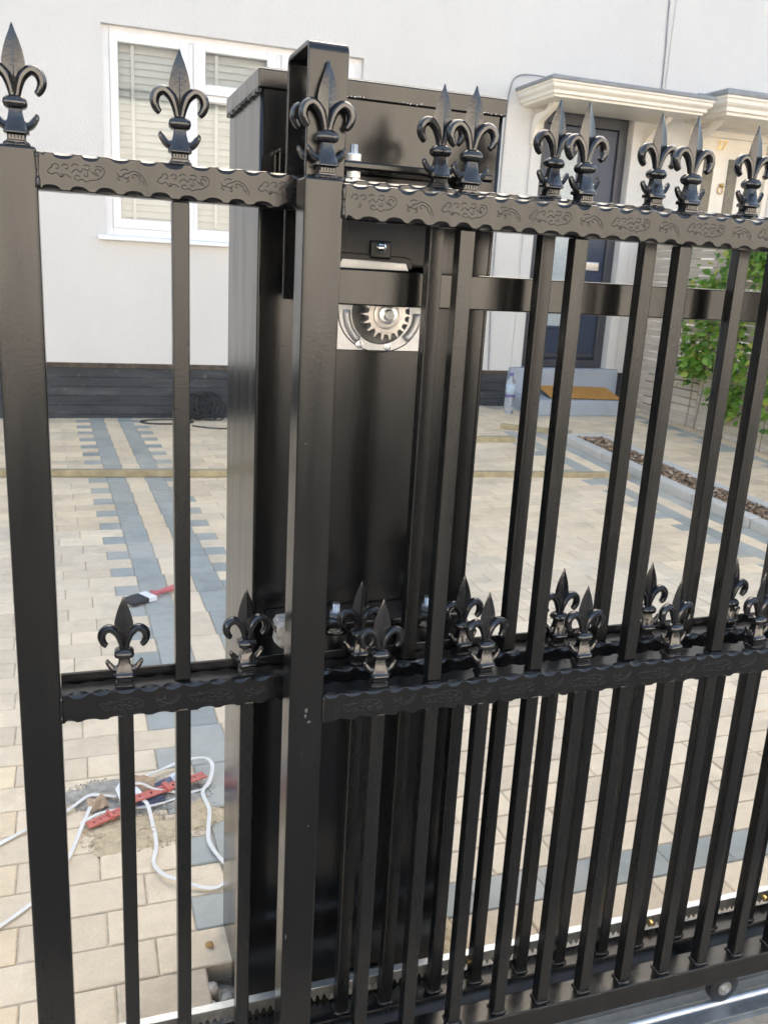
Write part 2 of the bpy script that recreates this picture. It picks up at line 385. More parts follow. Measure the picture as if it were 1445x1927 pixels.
def ok(p):
    xm, ym = (p[0]+p[1])/2, (p[2]+p[3])/2
    if -.115 < xm < .36 and ym < .335: return False                   # hole beside the cabinet, and the cabinet itself
    if 3.44 < xm < 4.36 and ym > 5.62: return False
    return p[0] < 4.64 and p[1] > -3.3
PV = [p for p in PV if ok(p)]
UN = MB()                                           # one unit paver with a chamfered top
c, d = .022, .045
UN.add([(-.5,-.5,-1),(.5,-.5,-1),(.5,.5,-1),(-.5,.5,-1), (-.5,-.5,-d),(.5,-.5,-d),(.5,.5,-d),(-.5,.5,-d),
        (-.5+c,-.5+c,0),(.5-c,-.5+c,0),(.5-c,.5-c,0),(-.5+c,.5-c,0)],
       [(0,1,5,4),(1,2,6,5),(2,3,7,6),(3,0,4,7),(4,5,9,8),(5,6,10,9),(6,7,11,10),(7,4,8,11),(8,9,10,11)])
UM = {}
for m in ('beige', 'grey'):
    UM[m] = UN.mesh('paver'); UM[m].materials.append(M[m])
def in_view(p):
    q = Vector(((p[0]+p[1])/2, (p[2]+p[3])/2, 0))-CAMP; z = q.dot(AF)
    if z < .1: return None
    u, v = 1668*q.dot(AX)/z, 1668*q.dot(AY)/z
    return z if abs(u) < 760 and abs(v) < 1000 else None
def hidden(p):                                      # wholly behind the cabinet
    xm, ym = (p[0]+p[1])/2, (p[2]+p[3])/2
    t = (.3+1)/(ym+1); x = CAMP.x+(xm-CAMP.x)*t
    return 0.02 < x < .30 and ym > .4
vis = sorted([p for p in PV if in_view(p) and not hidden(p)], key=in_view)
near, nearset = vis[:300], set(vis[:300])
JG = .0014
for p in near:
    o = bpy.data.objects.new('paver', UM[p[4]]); COL.objects.link(o); o.parent = drive
    o.location = ((p[0]+p[1])/2, (p[2]+p[3])/2, gz((p[0]+p[1])/2, (p[2]+p[3])/2)+random.uniform(-.0012, .0012))
    o.scale = (p[1]-p[0]-2*JG, p[3]-p[2]-2*JG, .055)
    o.rotation_euler = (random.gauss(0, .004), random.gauss(0, .004), random.gauss(0, .004))
for m in ('beige', 'grey'):
    mb = MB()
    for p in PV:
        if p[4] != m or p in nearset: continue
        x0, x1, y0, y1 = p[0]+JG, p[1]-JG, p[2]+JG, p[3]-JG; z = random.uniform(-.0012, .0012); h = .0022; G4 = [gz(x0, y0), gz(x1, y0), gz(x1, y1), gz(x0, y1)]; tn = random.random()
        Q = [(x0,y0,z-.03),(x1,y0,z-.03),(x1,y1,z-.03),(x0,y1,z-.03),(x0,y0,z-h),(x1,y0,z-h),(x1,y1,z-h),(x0,y1,z-h),
                (x0+h,y0+h,z),(x1-h,y0+h,z),(x1-h,y1-h,z),(x0+h,y1-h,z)]
        mb.add([(q[0], q[1], q[2]+G4[i % 4]) for i, q in enumerate(Q)],
               [(0,1,5,4),(1,2,6,5),(2,3,7,6),(3,0,4,7),(4,5,9,8),(5,6,10,9),(6,7,11,10),(7,4,8,11),(8,9,10,11)], tn)
    tag(mb.build('distant_pavers', m+'_far', drive), kind='stuff')

# timber battens on the drive
def batten(x0, y0, x1, y1, label, w_=.05, h=.038):
    L = math.hypot(x1-x0, y1-y0)
    o = MB().box(0, L, 0, w_, 0, h).build('timber_batten', 'timber', bevel=.003)
    z0 = gz(x0, y0); z1 = gz(x1, y1)
    o.location = (x0, y0, z0+.002); o.rotation_euler = (0, -math.atan2(z1-z0, L), math.atan2(y1-y0, x1-x0))
    return tag(o, label, 'batten', 'timber battens on the drive')
batten(-2.6, 4.42, 1.0, 4.06, 'long weathered timber batten on the left half of the drive')
batten(1.004, 4.06, 3.06, 3.655, 'long weathered timber batten on the right, continuing the left one')
batten(2.20, 4.77, 2.76, 4.655, 'short timber batten behind the long one, left of the planting bed')
batten(2.85, 5.10, 3.30, 4.80, 'shortest timber batten, lying nearest the corner of the planting bed', .045)

# planting bed with kerbs
def kerb_run(name, xoff, wd, hh, y0, y1, n, lab):
    for i in range(n):
        a = y0+(y1-y0)*i/n+.004; b = y0+(y1-y0)*(i+1)/n-.004
        h = hh+random.uniform(-.003, .003)
        mb = MB().hexa([(XK(a)+xoff, a, -.06), (XK(a)+xoff+wd, a, -.06), (XK(b)+xoff+wd, b, -.06), (XK(b)+xoff, b, -.06)],
                       [(XK(a)+xoff, a, h+gz(XK(a), a)), (XK(a)+xoff+wd, a, h+gz(XK(a), a)), (XK(b)+xoff+wd, b, h+gz(XK(b), b)), (XK(b)+xoff, b, h+gz(XK(b), b))])
        mb.build(name, 'kerb', lab, bevel=.008)
bm_ = MB()
for i in range(8):
    a, b = 1.2+3.4*i/8, 1.2+3.4*(i+1)/8
    bm_.add([(3.21, a, .03+gz(3.2, a)), (3.43, a, .03+gz(3.2, a)), (3.43, b, .03+gz(3.2, b)), (3.21, b, .03+gz(3.2, b))], [(0, 1, 2, 3)])
bed = tag(bm_.build('planting_bed', 'mulch'), kind='structure')
kerb_run('kerb_stone', 0, .085, .055, 1.2, 4.6, 7, bed)
kerb_run('kerb_stone', .29, .075, .055, 1.2, 4.6, 7, bed)
MB().box(3.134, 3.50, 4.603, 4.675, -.06, .056+gz(3.2, 4.62)).build('kerb_stone', 'kerb', bed, bevel=.008)
mb = MB()
for i in range(2600):
    y = random.uniform(1.3, 4.59); x = XK(y)+.09+random.random()*.2; s = random.uniform(.006, .02); a = random.random()*6.28
    z = gz(3.2, y)+.03+random.random()*.02; dx, dy = math.cos(a)*s, math.sin(a)*s; ex, ey = -dy*.45, dx*.45; t = random.uniform(-.01, .01)
    mb.add([(x-dx-ex, y-dy-ey, z-t), (x+dx-ex, y+dy-ey, z+t), (x+dx+ex, y+dy+ey, z+t+.004), (x-dx+ex, y-dy+ey, z-t+.004), (x, y, z+.008)], [(0, 1, 4), (1, 2, 4), (2, 3, 4), (3, 0, 4)], random.random())
def chips():
    m, nt, bs = new_mat('bark_chips'); at = nt.nodes.new('ShaderNodeAttribute'); at.attribute_name = 'tint'
    nt.links.new(ramp(nt, at.outputs['Fac'], [(0, (0.10, 0.065, 0.04)), (.5, (0.27, 0.18, 0.11)), (.85, (0.42, 0.29, 0.18)), (1, (0.6, 0.5, 0.38))]), bs.inputs['Base Color']); bs.inputs['Roughness'].default_value = .9; return m
M['chips'] = chips()
tag(mb.build('bark_mulch', 'chips', bed), kind='stuff')

# ------------------------------------------------------------------ house
house = thing('white_house', 'white rendered house with black plinth, shuttered window and dark front door', 'house', (0, WALLY, 0))
HI = Matrix.Translation((0, -WALLY, 0))
def hp(mb, name, mat, parent=house, bevel=0, smooth=False, kind=None):
    for i, v in enumerate(mb.v): mb.v[i] = (v[0], v[1]-WALLY, v[2]) if parent is house else v
    o = mb.build(name, mat, parent, bevel=bevel, smooth=smooth)
    if parent is not house and parent is not None: o.matrix_parent_inverse = HI
    return o
W0, W1, WZ0, WZ1 = .022, 1.96, 1.372, 2.80       # window opening
D0, D1, DZ0, DZ1 = 3.555, 4.425, .462, 2.612     # door opening
E0, E1 = 5.02, 5.98
wl = MB()
def wallpanel(x0, x1, z0, z1): wl.box(x0, x1, WALLY, WALLY+.25, z0, z1)
wallpanel(-9, W0, .425, 6.9); wallpanel(W0, W1, .425, WZ0); wallpanel(W0, W1, WZ1, 6.9)
wallpanel(W1, D0, .425, 6.9); wallpanel(D0, D1, DZ1, 6.9); wallpanel(D1, 4.70, .425, 6.9)
hp(wl, 'wall', 'render')
wl = MB(); wallpanel(4.7005, E0, .425, 6.9); wallpanel(E0, E1, DZ1, 6.9); wallpanel(E1, 15, .425, 6.9)
for i, v in enumerate(wl.v): wl.v[i] = (v[0], v[1]-(.012 if v[1] < WALLY+.1 else 0), v[2])
nhouse = thing('neighbouring_house', 'cream rendered neighbouring house with number 27 on its door, at the right', 'house', (5.5, WALLY, 0))
NI = Matrix.Translation((-5.5, -WALLY, 0))
def npart(mb, name, mat, parent=nhouse, bevel=0, smooth=False):
    if parent is nhouse:
        for i, v in enumerate(mb.v): mb.v[i] = (v[0]-5.5, v[1]-WALLY, v[2])
    o = mb.build(name, mat, parent, bevel=bevel, smooth=smooth)
    if parent is not nhouse: o.matrix_parent_inverse = NI
    return o
npart(wl, 'wall', 'render')
pz = -.05
for k_ in range(6):
    o_ = random.uniform(-.004, .004); hp(MB().box(-9, 3.44, WALLY+.022+o_, WALLY+.2, pz, pz+.0715), 'plinth_course', 'plinth', bevel=.004); pz += .0725
hp(MB().box(-9, 3.44, WALLY+.014, WALLY+.2, .3855, .4245), 'brick_course', 'plinth_lip')
hp(MB().box(4.72-.17, 4.70, WALLY+.022, WALLY+.2, -.05, .42), 'plinth', 'plinth')
npart(MB().box(4.7005, E0, WALLY+.022, WALLY+.2, -.05, .4245).box(E1, 15, WALLY+.022, WALLY+.2, -.05, .4245), 'plinth', 'plinth')
# roof and rear: these stand between the sun and the drive
hp(MB().prism([(WALLY-.35, 6.8), (WALLY-.3, 6.95), (10.2, 9.9), (14.7, 6.95), (14.7, 6.8)], 'x', -9.2, 4.7), 'roof', 'roof')
npart(MB().prism([(WALLY-.35, 6.8), (WALLY-.3, 6.95), (10.2, 9.9), (14.7, 6.95), (14.7, 6.8)], 'x', 4.7005, 15.2), 'roof', 'roof')
hp(MB().box(-9, 4.7, 14.2, 14.4, 0, 6.8).box(-9, -8.8, WALLY+.3, 14.2, 0, 6.8).box(-9, 4.7, 9.0, 9.1, 0, 6.7), 'rear_wall', 'inside')
npart(MB().box(4.7005, 15, 14.2, 14.4, 0, 6.8).box(14.8, 15, WALLY+.3, 14.2, 0, 6.8), 'rear_wall', 'inside')

# window: outer frame (part) > sashes, panes, sill
FY = WALLY+.055
fr = MB()
def rect_frame(mb, x0, x1, z0, z1, wd, y0, y1, wb=None):
    wb = wb or wd
    mb.box(x0, x0+wd, y0, y1, z0, z1); mb.box(x1-wd, x1, y0, y1, z0, z1)
    mb.box(x0+wd, x1-wd, y0, y1, z1-wd, z1); mb.box(x0+wd, x1-wd, y0, y1, z0, z0+wb)
rect_frame(fr, W0-.01, W1+.01, WZ0-.004, WZ1+.01, .066, FY, FY+.07)
fr.box(.632, .668, FY, FY+.07, WZ0+.055, WZ1-.043); fr.box(1.288, 1.324, FY, FY+.07, WZ0+.055, WZ1-.043)
fr.box(.668, 1.288, FY+.002, FY+.07, 2.372, 2.415)
win = hp(fr, 'window', 'upvc', bevel=.005)
PANES = [(.135, .565, 1.497, 2.698), (.755, 1.215, 2.487, 2.705), (.70, 1.256, 1.455, 2.365), (1.39, 1.83, 1.497, 2.698)]
SASH = [(.078, .631, 1.428, 2.756), (.669, 1.287, 2.416, 2.756), (.669, 1.287, 1.428, 2.371), (1.325, 1.904, 1.428, 2.756)]
for i, (pn, sa) in enumerate(zip(PANES, SASH)):
    y0 = FY-.018 if i != 2 else FY+.012
    mb = MB()
    mb.box(sa[0], pn[0], y0, FY+.05, sa[2], sa[3]); mb.box(pn[1], sa[1], y0, FY+.05, sa[2], sa[3])
    mb.box(pn[0], pn[1], y0, FY+.05, pn[3], sa[3]); mb.box(pn[0], pn[1], y0, FY+.05, sa[2], pn[2])
    hp(mb, 'sash', 'upvc', win, bevel=.006)
    hp(MB().box(pn[0]-.005, pn[1]+.005, FY+.016, FY+.021, pn[2]-.005, pn[3]+.005), 'pane', 'glass', win)
hp(MB().prism([(WALLY-.055, 1.338), (WALLY+.11, 1.338), (WALLY+.11, 1.385), (WALLY-.05, 1.366)], 'x', -.035, 2.02), 'window_sill', 'upvc', win, bevel=.004)
hp(MB().box(-.3, 2.3, WALLY+.9, WALLY+.92, .9, 3.2), 'room', 'inside')
# plantation shutters inside: frame, tilt rod, slats
slatme = None
for (x0, x1, z0, z1, nm) in [(.075, .64, 1.44, 2.76, 'left pane of the white window'), (.665, 1.29, 1.44, 2.76, 'middle pane of the white window'), (1.32, 1.905, 1.44, 2.76, 'right pane of the white window, mostly behind the cabinet')]:
    sh = thing('window_shutter', 'cream louvred shutter seen behind the '+nm, 'shutter', (x0, WALLY+.155, z0), 'window shutters')
    mb = MB(); rect_frame(mb, 0, x1-x0, 0, z1-z0, .035, -.012, .012); mb.build('frame', 'slat', sh)
    cx = (x1-x0)*.29; MB().box(cx-.012, cx+.012, -.046, -.036, .04, z1-z0-.05).build('tilt_rod', 'slat', sh, bevel=.002)
    L = x1-x0-.07
    k = 0; z = .055
    while z < z1-z0-.05:
        if slatme is None:
            sl = MB().prism([(-.028, -.019), (-.026, -.0225), (.028, .019), (.026, .0225)], 'x', 0, 1); slatme = sl.mesh('slat'); slatme.materials.append(M['slat'])
        o = place('slat', slatme, sh, loc=(.035, 0, z)); o.scale = (L, 1, 1); o.rotation_euler.x = R(25+random.uniform(-1.5, 1.5)); z += .0495

# front door: leaf and frame
DY = WALLY+.07
fr = MB(); fr.box(D0, D0+.075, DY-.012, DY+.07, DZ0, DZ1); fr.box(D1-.085, D1, DY-.012, DY+.07, DZ0, DZ1); fr.box(D0+.075, D1-.085, DY-.012, DY+.07, DZ1-.095, DZ1)
fr.box(D0+.075, D1-.085, DY-.02, DY+.07, DZ0, DZ0+.07)
hp(fr, 'door_frame', 'door_frame', bevel=.006)
door = hp(MB().box(D0+.078, D1-.088, DY+.012, DY+.06, DZ0+.073, DZ1-.1), 'door', 'door', bevel=.003)
mb = MB(); rect_frame(mb, 3.76, 3.985, .80, 2.35, .03, DY+.002, DY+.014); hp(mb, 'glazing_bead', 'door', door, bevel=.004)
hp(MB().box(3.79, 3.955, DY+.004, DY+.0115, .83, 2.32), 'glazed_panel', 'pale_glass', door)
hp(MB().box(4.06, 4.29, DY+.0, DY+.0118, 1.33, 1.405), 'letter_plate', 'chrome', door, bevel=.006)
hp(MB().box(D0+.09, D1-.10, DY-.012, DY+.0118, DZ0+.09, DZ0+.125), 'weather_bar', 'door_frame', door, bevel=.008)
hp(MB().tube([(3.665, DY+.01, 1.56), (3.665, DY-.03, 1.56), (3.665, DY-.034, 1.50), (3.665, DY-.034, 1.44)], .009, 8), 'handle', 'chrome', door, smooth=True)
# timber architrave round the door
mb = MB(); mb.box(D0-.10, D0-.002, WALLY-.022, WALLY-.002, .46, 2.60); mb.box(D1+.002, D1+.10, WALLY-.022, WALLY-.002, .46, 2.60); hp(mb, 'architrave', 'render', bevel=.004)
def canopy(x0, x1, y0, z0, z1, pf, par, brks, lead):
    h = z1-z0; c = 0
    ring = lambda o, z: [(x0-o, WALLY-.003, z), (x0-o, y0-o, z), (x1+o, y0-o, z), (x1+o, WALLY-.003, z)]
    mb = MB(); mb.rings([ring(o, z0+t*h) for o, t in ((-.05, 0), (-.05, .16), (-.028, .2), (-.028, .42), (-.012, .5), (0, .62), (.0, .82), (.012, .86), (.012, 1.0))])
    cn = pf(mb, 'canopy', 'cream', bevel=.003)
    pf(MB().rings([ring(.02, z1+.001), ring(.022, z1+lead*.6), ring(.0, z1+lead)]), 'lead_roof', 'lead', cn, bevel=.004)
    for bx in brks:
        prof = bezier([(WALLY-.005, z0-.30, 0), (WALLY-.06, z0-.26, 0), (WALLY-.10, z0-.14, 0), (WALLY-.30, z0-.05, 0), (WALLY-.36, z0-.001, 0)], 4)
        back = bezier([(WALLY-.28, z0-.001, 0), (WALLY-.22, z0-.045, 0), (WALLY-.06, z0-.06, 0), (WALLY-.005, z0-.12, 0)], 4)
        poly = [(p.x, p.y) for p in prof]+[(p.x, p.y) for p in back]
        pf(MB().prism(poly, 'x', bx, bx+.055), 'bracket', 'cream', cn, bevel=.004)
    return cn
canopy(3.29, 4.77, 5.60, 2.60, 2.71, hp, house, (3.44, 4.52), .035)
canopy(4.90, 6.40, 5.60, 2.63, 2.775, npart, nhouse, (5.04, 6.2), .05)
npart(MB().box(4.772, 4.90, 5.80, WALLY-.016, 2.77, 2.80), 'lead_flashing', 'lead')
# neighbour's door
nd = npart(MB().box(E0+.06, E1-.06, WALLY+.03, WALLY+.07, .50, 2.56), 'door', 'cream', bevel=.003)
mb = MB(); rect_frame(mb, E0, E1, .46, DZ1, .058, WALLY+.0, WALLY+.09); npart(mb, 'door_frame', 'cream', bevel=.004)
for a, b in ((5.235, 5.345), (5.505, 5.615)):
    npart(MB().box(a, b, WALLY+.022, WALLY+.031, 1.15, 2.385), 'door_pane', 'dark_glass', nd)
mb = MB(); mb.tube([(5.45+.028*math.cos(t), WALLY+.018, 2.115+.034*math.sin(t)) for t in [R(a) for a in range(-240, 61, 20)]], .006, 6)
mb.lathe([(.004, -.02), (.018, -.014), (.02, .01)], (5.45, WALLY+.01, 2.155), 10, 'y'); npart(mb, 'knocker', 'brass', nd, smooth=True)
fc = bpy.data.curves.new('n27', 'FONT'); fc.body = '27'; fc.size = .115; fc.extrude = .003; fc.align_x = 'CENTER'
fo = bpy.data.objects.new('n27', fc); COL.objects.link(fo); bpy.context.view_layer.update()
me = bpy.data.meshes.new_from_object(fo); bpy.data.objects.remove(fo); me.materials.append(M['brass'])
o = place('house_number', me, nd); o.matrix_parent_inverse = NI; o.location = (5.40, WALLY+.024, 2.455); o.rotation_euler.x = R(90)
# wires on the wall
def wire(label, pts, r=.006):
    o = MB().tube(bezier(pts, 8), r, 6).build('wall_cable', 'lead', smooth=True); return tag(o, label, 'cable', 'thin cables on the house front')
wire('thin grey cable running down the wall above the joint of the two canopies', [(4.60, WALLY-.008, 5.0), (4.635, WALLY-.008, 3.57), (4.655, WALLY-.008, 3.2), (4.668, WALLY-.008, 2.80)])
wire('thin grey cable down the wall beside the dark door, looping onto the canopy', [(3.62, 6.0, 2.775), (3.45, 6.12, 2.83), (3.28, WALLY-.01, 2.825), (3.215, WALLY-.01, 2.70), (3.20, WALLY-.01, 2.4), (3.20, WALLY-.01, 1.2), (3.22, WALLY-.01, .75), (3.235, WALLY-.01, .43)])
# steps
st = thing('door_step', 'grey painted two-tier doorstep below the dark front door', 'step', (4.1, 6.0, 0))
def lp(mb, origin):
    for i, v in enumerate(mb.v): mb.v[i] = (v[0]-origin[0], v[1]-origin[1], v[2]-origin[2])
    return mb
lp(MB().box(3.44, 4.55, 6.15, WALLY+.14, -.02, .458), (4.1, 6.0, 0)).build('upper_step', 'step', st, bevel=.01)
lp(MB().box(3.46, 4.34, 5.69, 6.148, -.02, .235), (4.1, 6.0, 0)).build('lower_step', 'step', st, bevel=.012)
mat_ = thing('doormat', 'orange-brown coir doormat on the grey doorstep', 'doormat', (4.02, 5.935, .240))
MB().box(-.33, .33, -.19, .19, 0, .006).build('backing', 'rubber', mat_)
mb = MB()
for i in range(2600):
    x, y = random.uniform(-.325, .325), random.uniform(-.185, .185); a = random.random()*6.28; s = .004
    mb.add([(x-s*math.cos(a), y-s*math.sin(a), .006), (x+s*math.cos(a), y+s*math.sin(a), .006), (x+random.gauss(0, .004), y+random.gauss(0, .004), .02+random.random()*.006)], [(0, 1, 2)])
MB().box(-.326, .326, -.186, .186, .0062, .014).build('pile', 'coir', mat_)
tag(mb.build('fibres', 'coir', mat_), kind='stuff')
mat_.rotation_euler = (R(8), 0, R(-9)); mat_.location.z = .262
# bottle
bt = thing('water_bottle', 'clear plastic water bottle with purple band standing beside the doorstep', 'bottle', (3.25, 5.76, gz(3.25, 5.76)+.001))
MB().lathe([(.03, 0), (.040, .006), (.040, .05), (.037, .06), (.040, .07), (.040, .135), (.041, .14), (.041, .25), (.036, .275), (.016, .305), (.0145, .325)], (0, 0, 0), 20).build('body', 'bottle', bt, smooth=True)
MB().lathe([(.0418, .165), (.0418, .245), (.0416, .247)], (0, 0, 0), 20).build('label_band', 'bottle_label', bt, smooth=True)
MB().lathe([(.0422, .143), (.0422, .163), (.0418, .165)], (0, 0, 0), 20).build('printed_band', 'purple', bt, smooth=True)
MB().lathe([(.016, .322), (.0165, .324), (.0165, .342), (.014, .345)], (0, 0, 0), 16).build('cap', 'purple', bt, smooth=True)

# opposite terrace across the road (seen only in the gloss paint and window panes)
opp = thing('brick_terrace', 'sunlit brick terrace across the road, seen only as a reflection in window and paint', 'house', (0, -13, 0))
MB().box(-42, 44, -.5, 0, 0, 5.6).build('wall', 'brick', opp)
MB().prism([(.4, 5.5), (.4, 5.65), (-3.6, 8.6), (-7.6, 5.6)], 'x', -42.3, 44.3).build('roof', 'roof', opp)
for i in range(6):
    for z in (1.0, 3.5):
        x = (-11.5, -9.0, -6.5, 8.0, 10.2, 12.2)[i]
        wn = MB(); rect_frame(wn, x, x+1.4, z, z+1.4, .09, 0.005, .06); q = wn.build('window', 'upvc', opp)
        MB().box(x+.09, x+1.31, .01, .02, z+.09, z+1.31).build('pane', 'dark_glass', q)
    if i in (1, 4): MB().box((-9.0, 10.2)[i == 4]+1.5, (-9.0, 10.2)[i == 4]+2.3, .005, .05, 0, 2.1).build('door', 'door', opp)

# ------------------------------------------------------------------ slatted fence and climber
FX = 4.64
fence = thing('slatted_fence', 'weathered horizontal slat fence beside the path, overgrown by a climber', 'fence', (FX, 4, 0))
me = MB().box(0, .018, 0, 1, 0, .058).mesh('slat'); me.materials.append(M['fence'])
posts = [2.0, 2.7, 3.55, 4.2, 5.1, 6.0, 6.18]
for i in range(len(posts)-1):
    for k in range(22):
        o = place('slat', me, fence, loc=(random.uniform(-.002, .002), posts[i]-4+.004, .03+k*.0665+(gz(FX, posts[i])+gz(FX, posts[i+1]))/2+random.uniform(-.003, .003)))
        o.scale = (1, posts[i+1]-posts[i]-.008, 1); o.rotation_euler.x = random.gauss(0, .002)
for p in posts: MB().box(.019, .085, p-4-.035, p-4+.035, -.02, 1.63).build('fence_post', 'fence', fence, bevel=.004)
def climber(label, centres, stems, n):
    pl = thing('climbing_plant', label, 'plant', (FX-.1, -1+(stems[0][0]+1)*.915, .0), 'climbing plants on the fence')
    org = Vector((FX-.1, -1+(stems[0][0]+1)*.915, 0)); sm = MB()
    for y, pts in stems: sm.tube([Vector((p[0], -1+(p[1]+1)*.915, p[2]*.93+.06))-org for p in bezier(pts, 6)], .0035, 6)
    sm.build('stem', 'stem', pl, smooth=True)
    lf = MB()
    for i in range(n):
        c = random.choice(centres); c = (-1+(c[0]+1)*.915, 1.22+(c[1]-1.22)*.915, c[2]*1.05, c[3]*1.05) 
        p = Vector((FX-.03-abs(random.gauss(0, .07)), random.gauss(c[0], c[2]), random.gauss(c[1], c[3])))-org
        if p.z < .06: continue
        s = random.uniform(.02, .068); d = Vector((random.uniform(-1, .1), random.uniform(-.8, .8), random.uniform(-1, .3))).normalized()
        sd_ = d.cross(Vector((random.uniform(-1, -.3), random.uniform(-.6, .6), random.uniform(-.2, .9)))).normalized(); nn = d.cross(sd_)
        tn = min(1, max(0, random.gauss(.55, .28)))
        P = [p, p+d*s*.35+sd_*s*.42+nn*s*.1, p+d*s*.75+sd_*s*.36+nn*s*.06, p+d*s*1.25-nn*s*.1, p+d*s*.75-sd_*s*.36+nn*s*.06, p+d*s*.35-sd_*s*.42+nn*s*.1, p+d*s*.6-nn*s*.05]
        lf.add(P, [(0, 1, 6), (1, 2, 6), (2, 3, 6), (3, 4, 6), (4, 5, 6), (5, 0, 6)], tn)
    tag(lf.build('leaves', 'leaf', pl), kind='stuff')
    return pl
climber('bushy green climber on the fence nearest the house', [(5.72, 1.02, .13, .15), (5.62, .72, .12, .10), (5.70, .58, .14, .06), (5.5, 1.2, .1, .08)], [(5.7, [(FX-.05, 5.72, 0), (FX-.06, 5.68, .4), (FX-.04, 5.75, .8), (FX-.05, 5.6, 1.2)]), (5.6, [(FX-.05, 5.6, 0), (FX-.05, 5.55, .5), (FX-.05, 5.65, .9)])], 700)
climber('bushy green climber on the fence in the middle, reaching down to the path', [(5.22, .80, .12, .14), (5.20, .50, .10, .12), (5.28, 1.0, .12, .1), (5.15, .32, .06, .06), (5.25, 1.45, .12, .08)], [(5.2, [(FX-.05, 5.2, 0), (FX-.06, 5.25, .5), (FX-.04, 5.2, 1.0), (FX-.05, 5.3, 1.5)])], 720)
climber('green and yellow climber on the fence nearest the picture edge', [(4.86, 1.35, .16, .14), (4.72, .45, .12, .14), (4.75, .95, .12, .2), (5.0, 1.5, .15, .08)], [(4.75, [(FX-.05, 4.75, 0), (FX-.06, 4.72, .5), (FX-.04, 4.8, 1.0), (FX-.05, 4.9, 1.5)])], 720)

# ------------------------------------------------------------------ gate pieces
PIT = .0288
def hammered_rail(x0, x1, y0, y1, z0, z1, phase=0.0):
    """square tube whose four long edges are hammered into a row of dents; dents of the lower edges sit between those of the upper ones"""
    n = int((x1-x0)/PIT*10); rings = []
    def dent(x, ph):
        k = math.floor(x/PIT+ph); rr = random.Random(k*7+int(ph*100)); t = ((x/PIT+ph) % 1.0)-.5+rr.uniform(-.05, .05); t = abs(t)/rr.uniform(.31, .39)
        return math.sqrt(max(0, 1-t*t))*rr.uniform(.78, 1.12)
    for i in range(n+1):
        x = x0+(x1-x0)*i/n
        e = 1.0 if .004 < x-x0 and x1-x > .004 else 0.0
        a = .0014+.0052*dent(x, phase)*e; b = .0014+.0052*dent(x, phase+.5)*e
        ring = []
        for (cy, cz, sy, sz, s) in ((y0, z1, 1, -1, a), (y1, z1, -1, -1, a), (y1, z0, -1, 1, b), (y0, z0, 1, 1, b)):
            p = [(cy, cz+sz*s), (cy+sy*s*.36, cz+sz*s*.40), (cy+sy*s*1.15, cz)]
            if (cy, cz) in ((y1, z1), (y0, z0)): p.reverse()
            ring += [(x, q[0], q[1]) for q in p]
        rings.append(ring)
    return MB().rings(rings)
# scroll relief: two motifs drawn as thin half-sunk beads
def spiral(cx, cz, r, a0, turns, sgn=1, n=12, shrink=.75):
    return [(cx+r*(1-shrink*t)*math.cos(a0+sgn*turns*2*math.pi*t), cz+r*(1-shrink*t)*math.sin(a0+sgn*turns*2*math.pi*t)) for t in [i/n for i in range(n+1)]]
def spline2(pts): return [(p.x, p.y) for p in bezier([(a, b, 0) for a, b in pts], 4)]
LONG = [spiral(.008, -.0015, .0030, 1.0, .8, -1), spiral(-.016, -.0035, .0026, 4.0, .8, 1), spline2([(-.006, .007), (-.003, .0095), (.001, .0085)]), spline2([(.006, .0085), (.010, .0095), (.013, .0080)]), spiral(-.021, .0045, .0048, 3.4, .85, -1), spiral(-.0115, .0050, .0042, 2.9, .8, -1), spline2([(-.030, -.001), (-.026, -.0035), (-.021, -.0015), (-.017, -.005), (-.012, -.003), (-.0065, -.0055)]),
        spline2([(-.006, .0), (-.001, .004), (.003, .001), (.006, .005), (.010, .0035), (.013, .006)]), spiral(-.001, -.006, .0038, .6, .7, 1),
        spline2([(.0, -.0085), (.005, -.0065), (.008, -.009), (.013, -.007), (.019, -.006), (.025, -.002), (.0275, .004), (.024, .0085), (.018, .0085)]),
        spiral(.020, .0025, .0042, .2, .8, 1), spline2([(.014, .003), (.017, .0), (.022, -.0015)]), spline2([(-.026, .004), (-.029, .001), (-.030, -.002)])]
SHORT = [spiral(-.005, -.0045, .0024, 2.0, .8, -1), spline2([(-.012, .0065), (-.008, .0085), (-.004, .0075)]), spline2([(-.016, .003), (-.012, -.001), (-.008, .003), (-.003, .0045), (.001, .007), (.006, .0055), (.011, .002), (.0145, -.004), (.0155, -.0085)]),
         spiral(-.013, -.003, .0034, .5, .8, 1), spiral(.002, .0005, .0036, .3, .75, 1), spline2([(.004, .0025), (.008, .001), (.0095, -.0035), (.012, -.004), (.0125, -.008)]), spline2([(-.009, -.001), (-.005, -.0015), (-.003, .001)])]
def relief(x0, x1, yf, zc, start, flip=1):
    mb = MB(); x = start; k = 0; rr = random.Random(int(start*1000))
    while x < x1:
        sc = rr.uniform(.93, 1.05); dz = rr.uniform(-.0008, .0008)
        for crv in (LONG if k % 2 == 0 else SHORT):
            pts = [(x+p[0]*sc, yf+.0001, zc+dz+flip*p[1]*.92*sc) for p in crv]
            if all(x0 < q[0] < x1 for q in pts): mb.tube(pts, .00055, 5)
        x += .0565; k += 1
    return mb
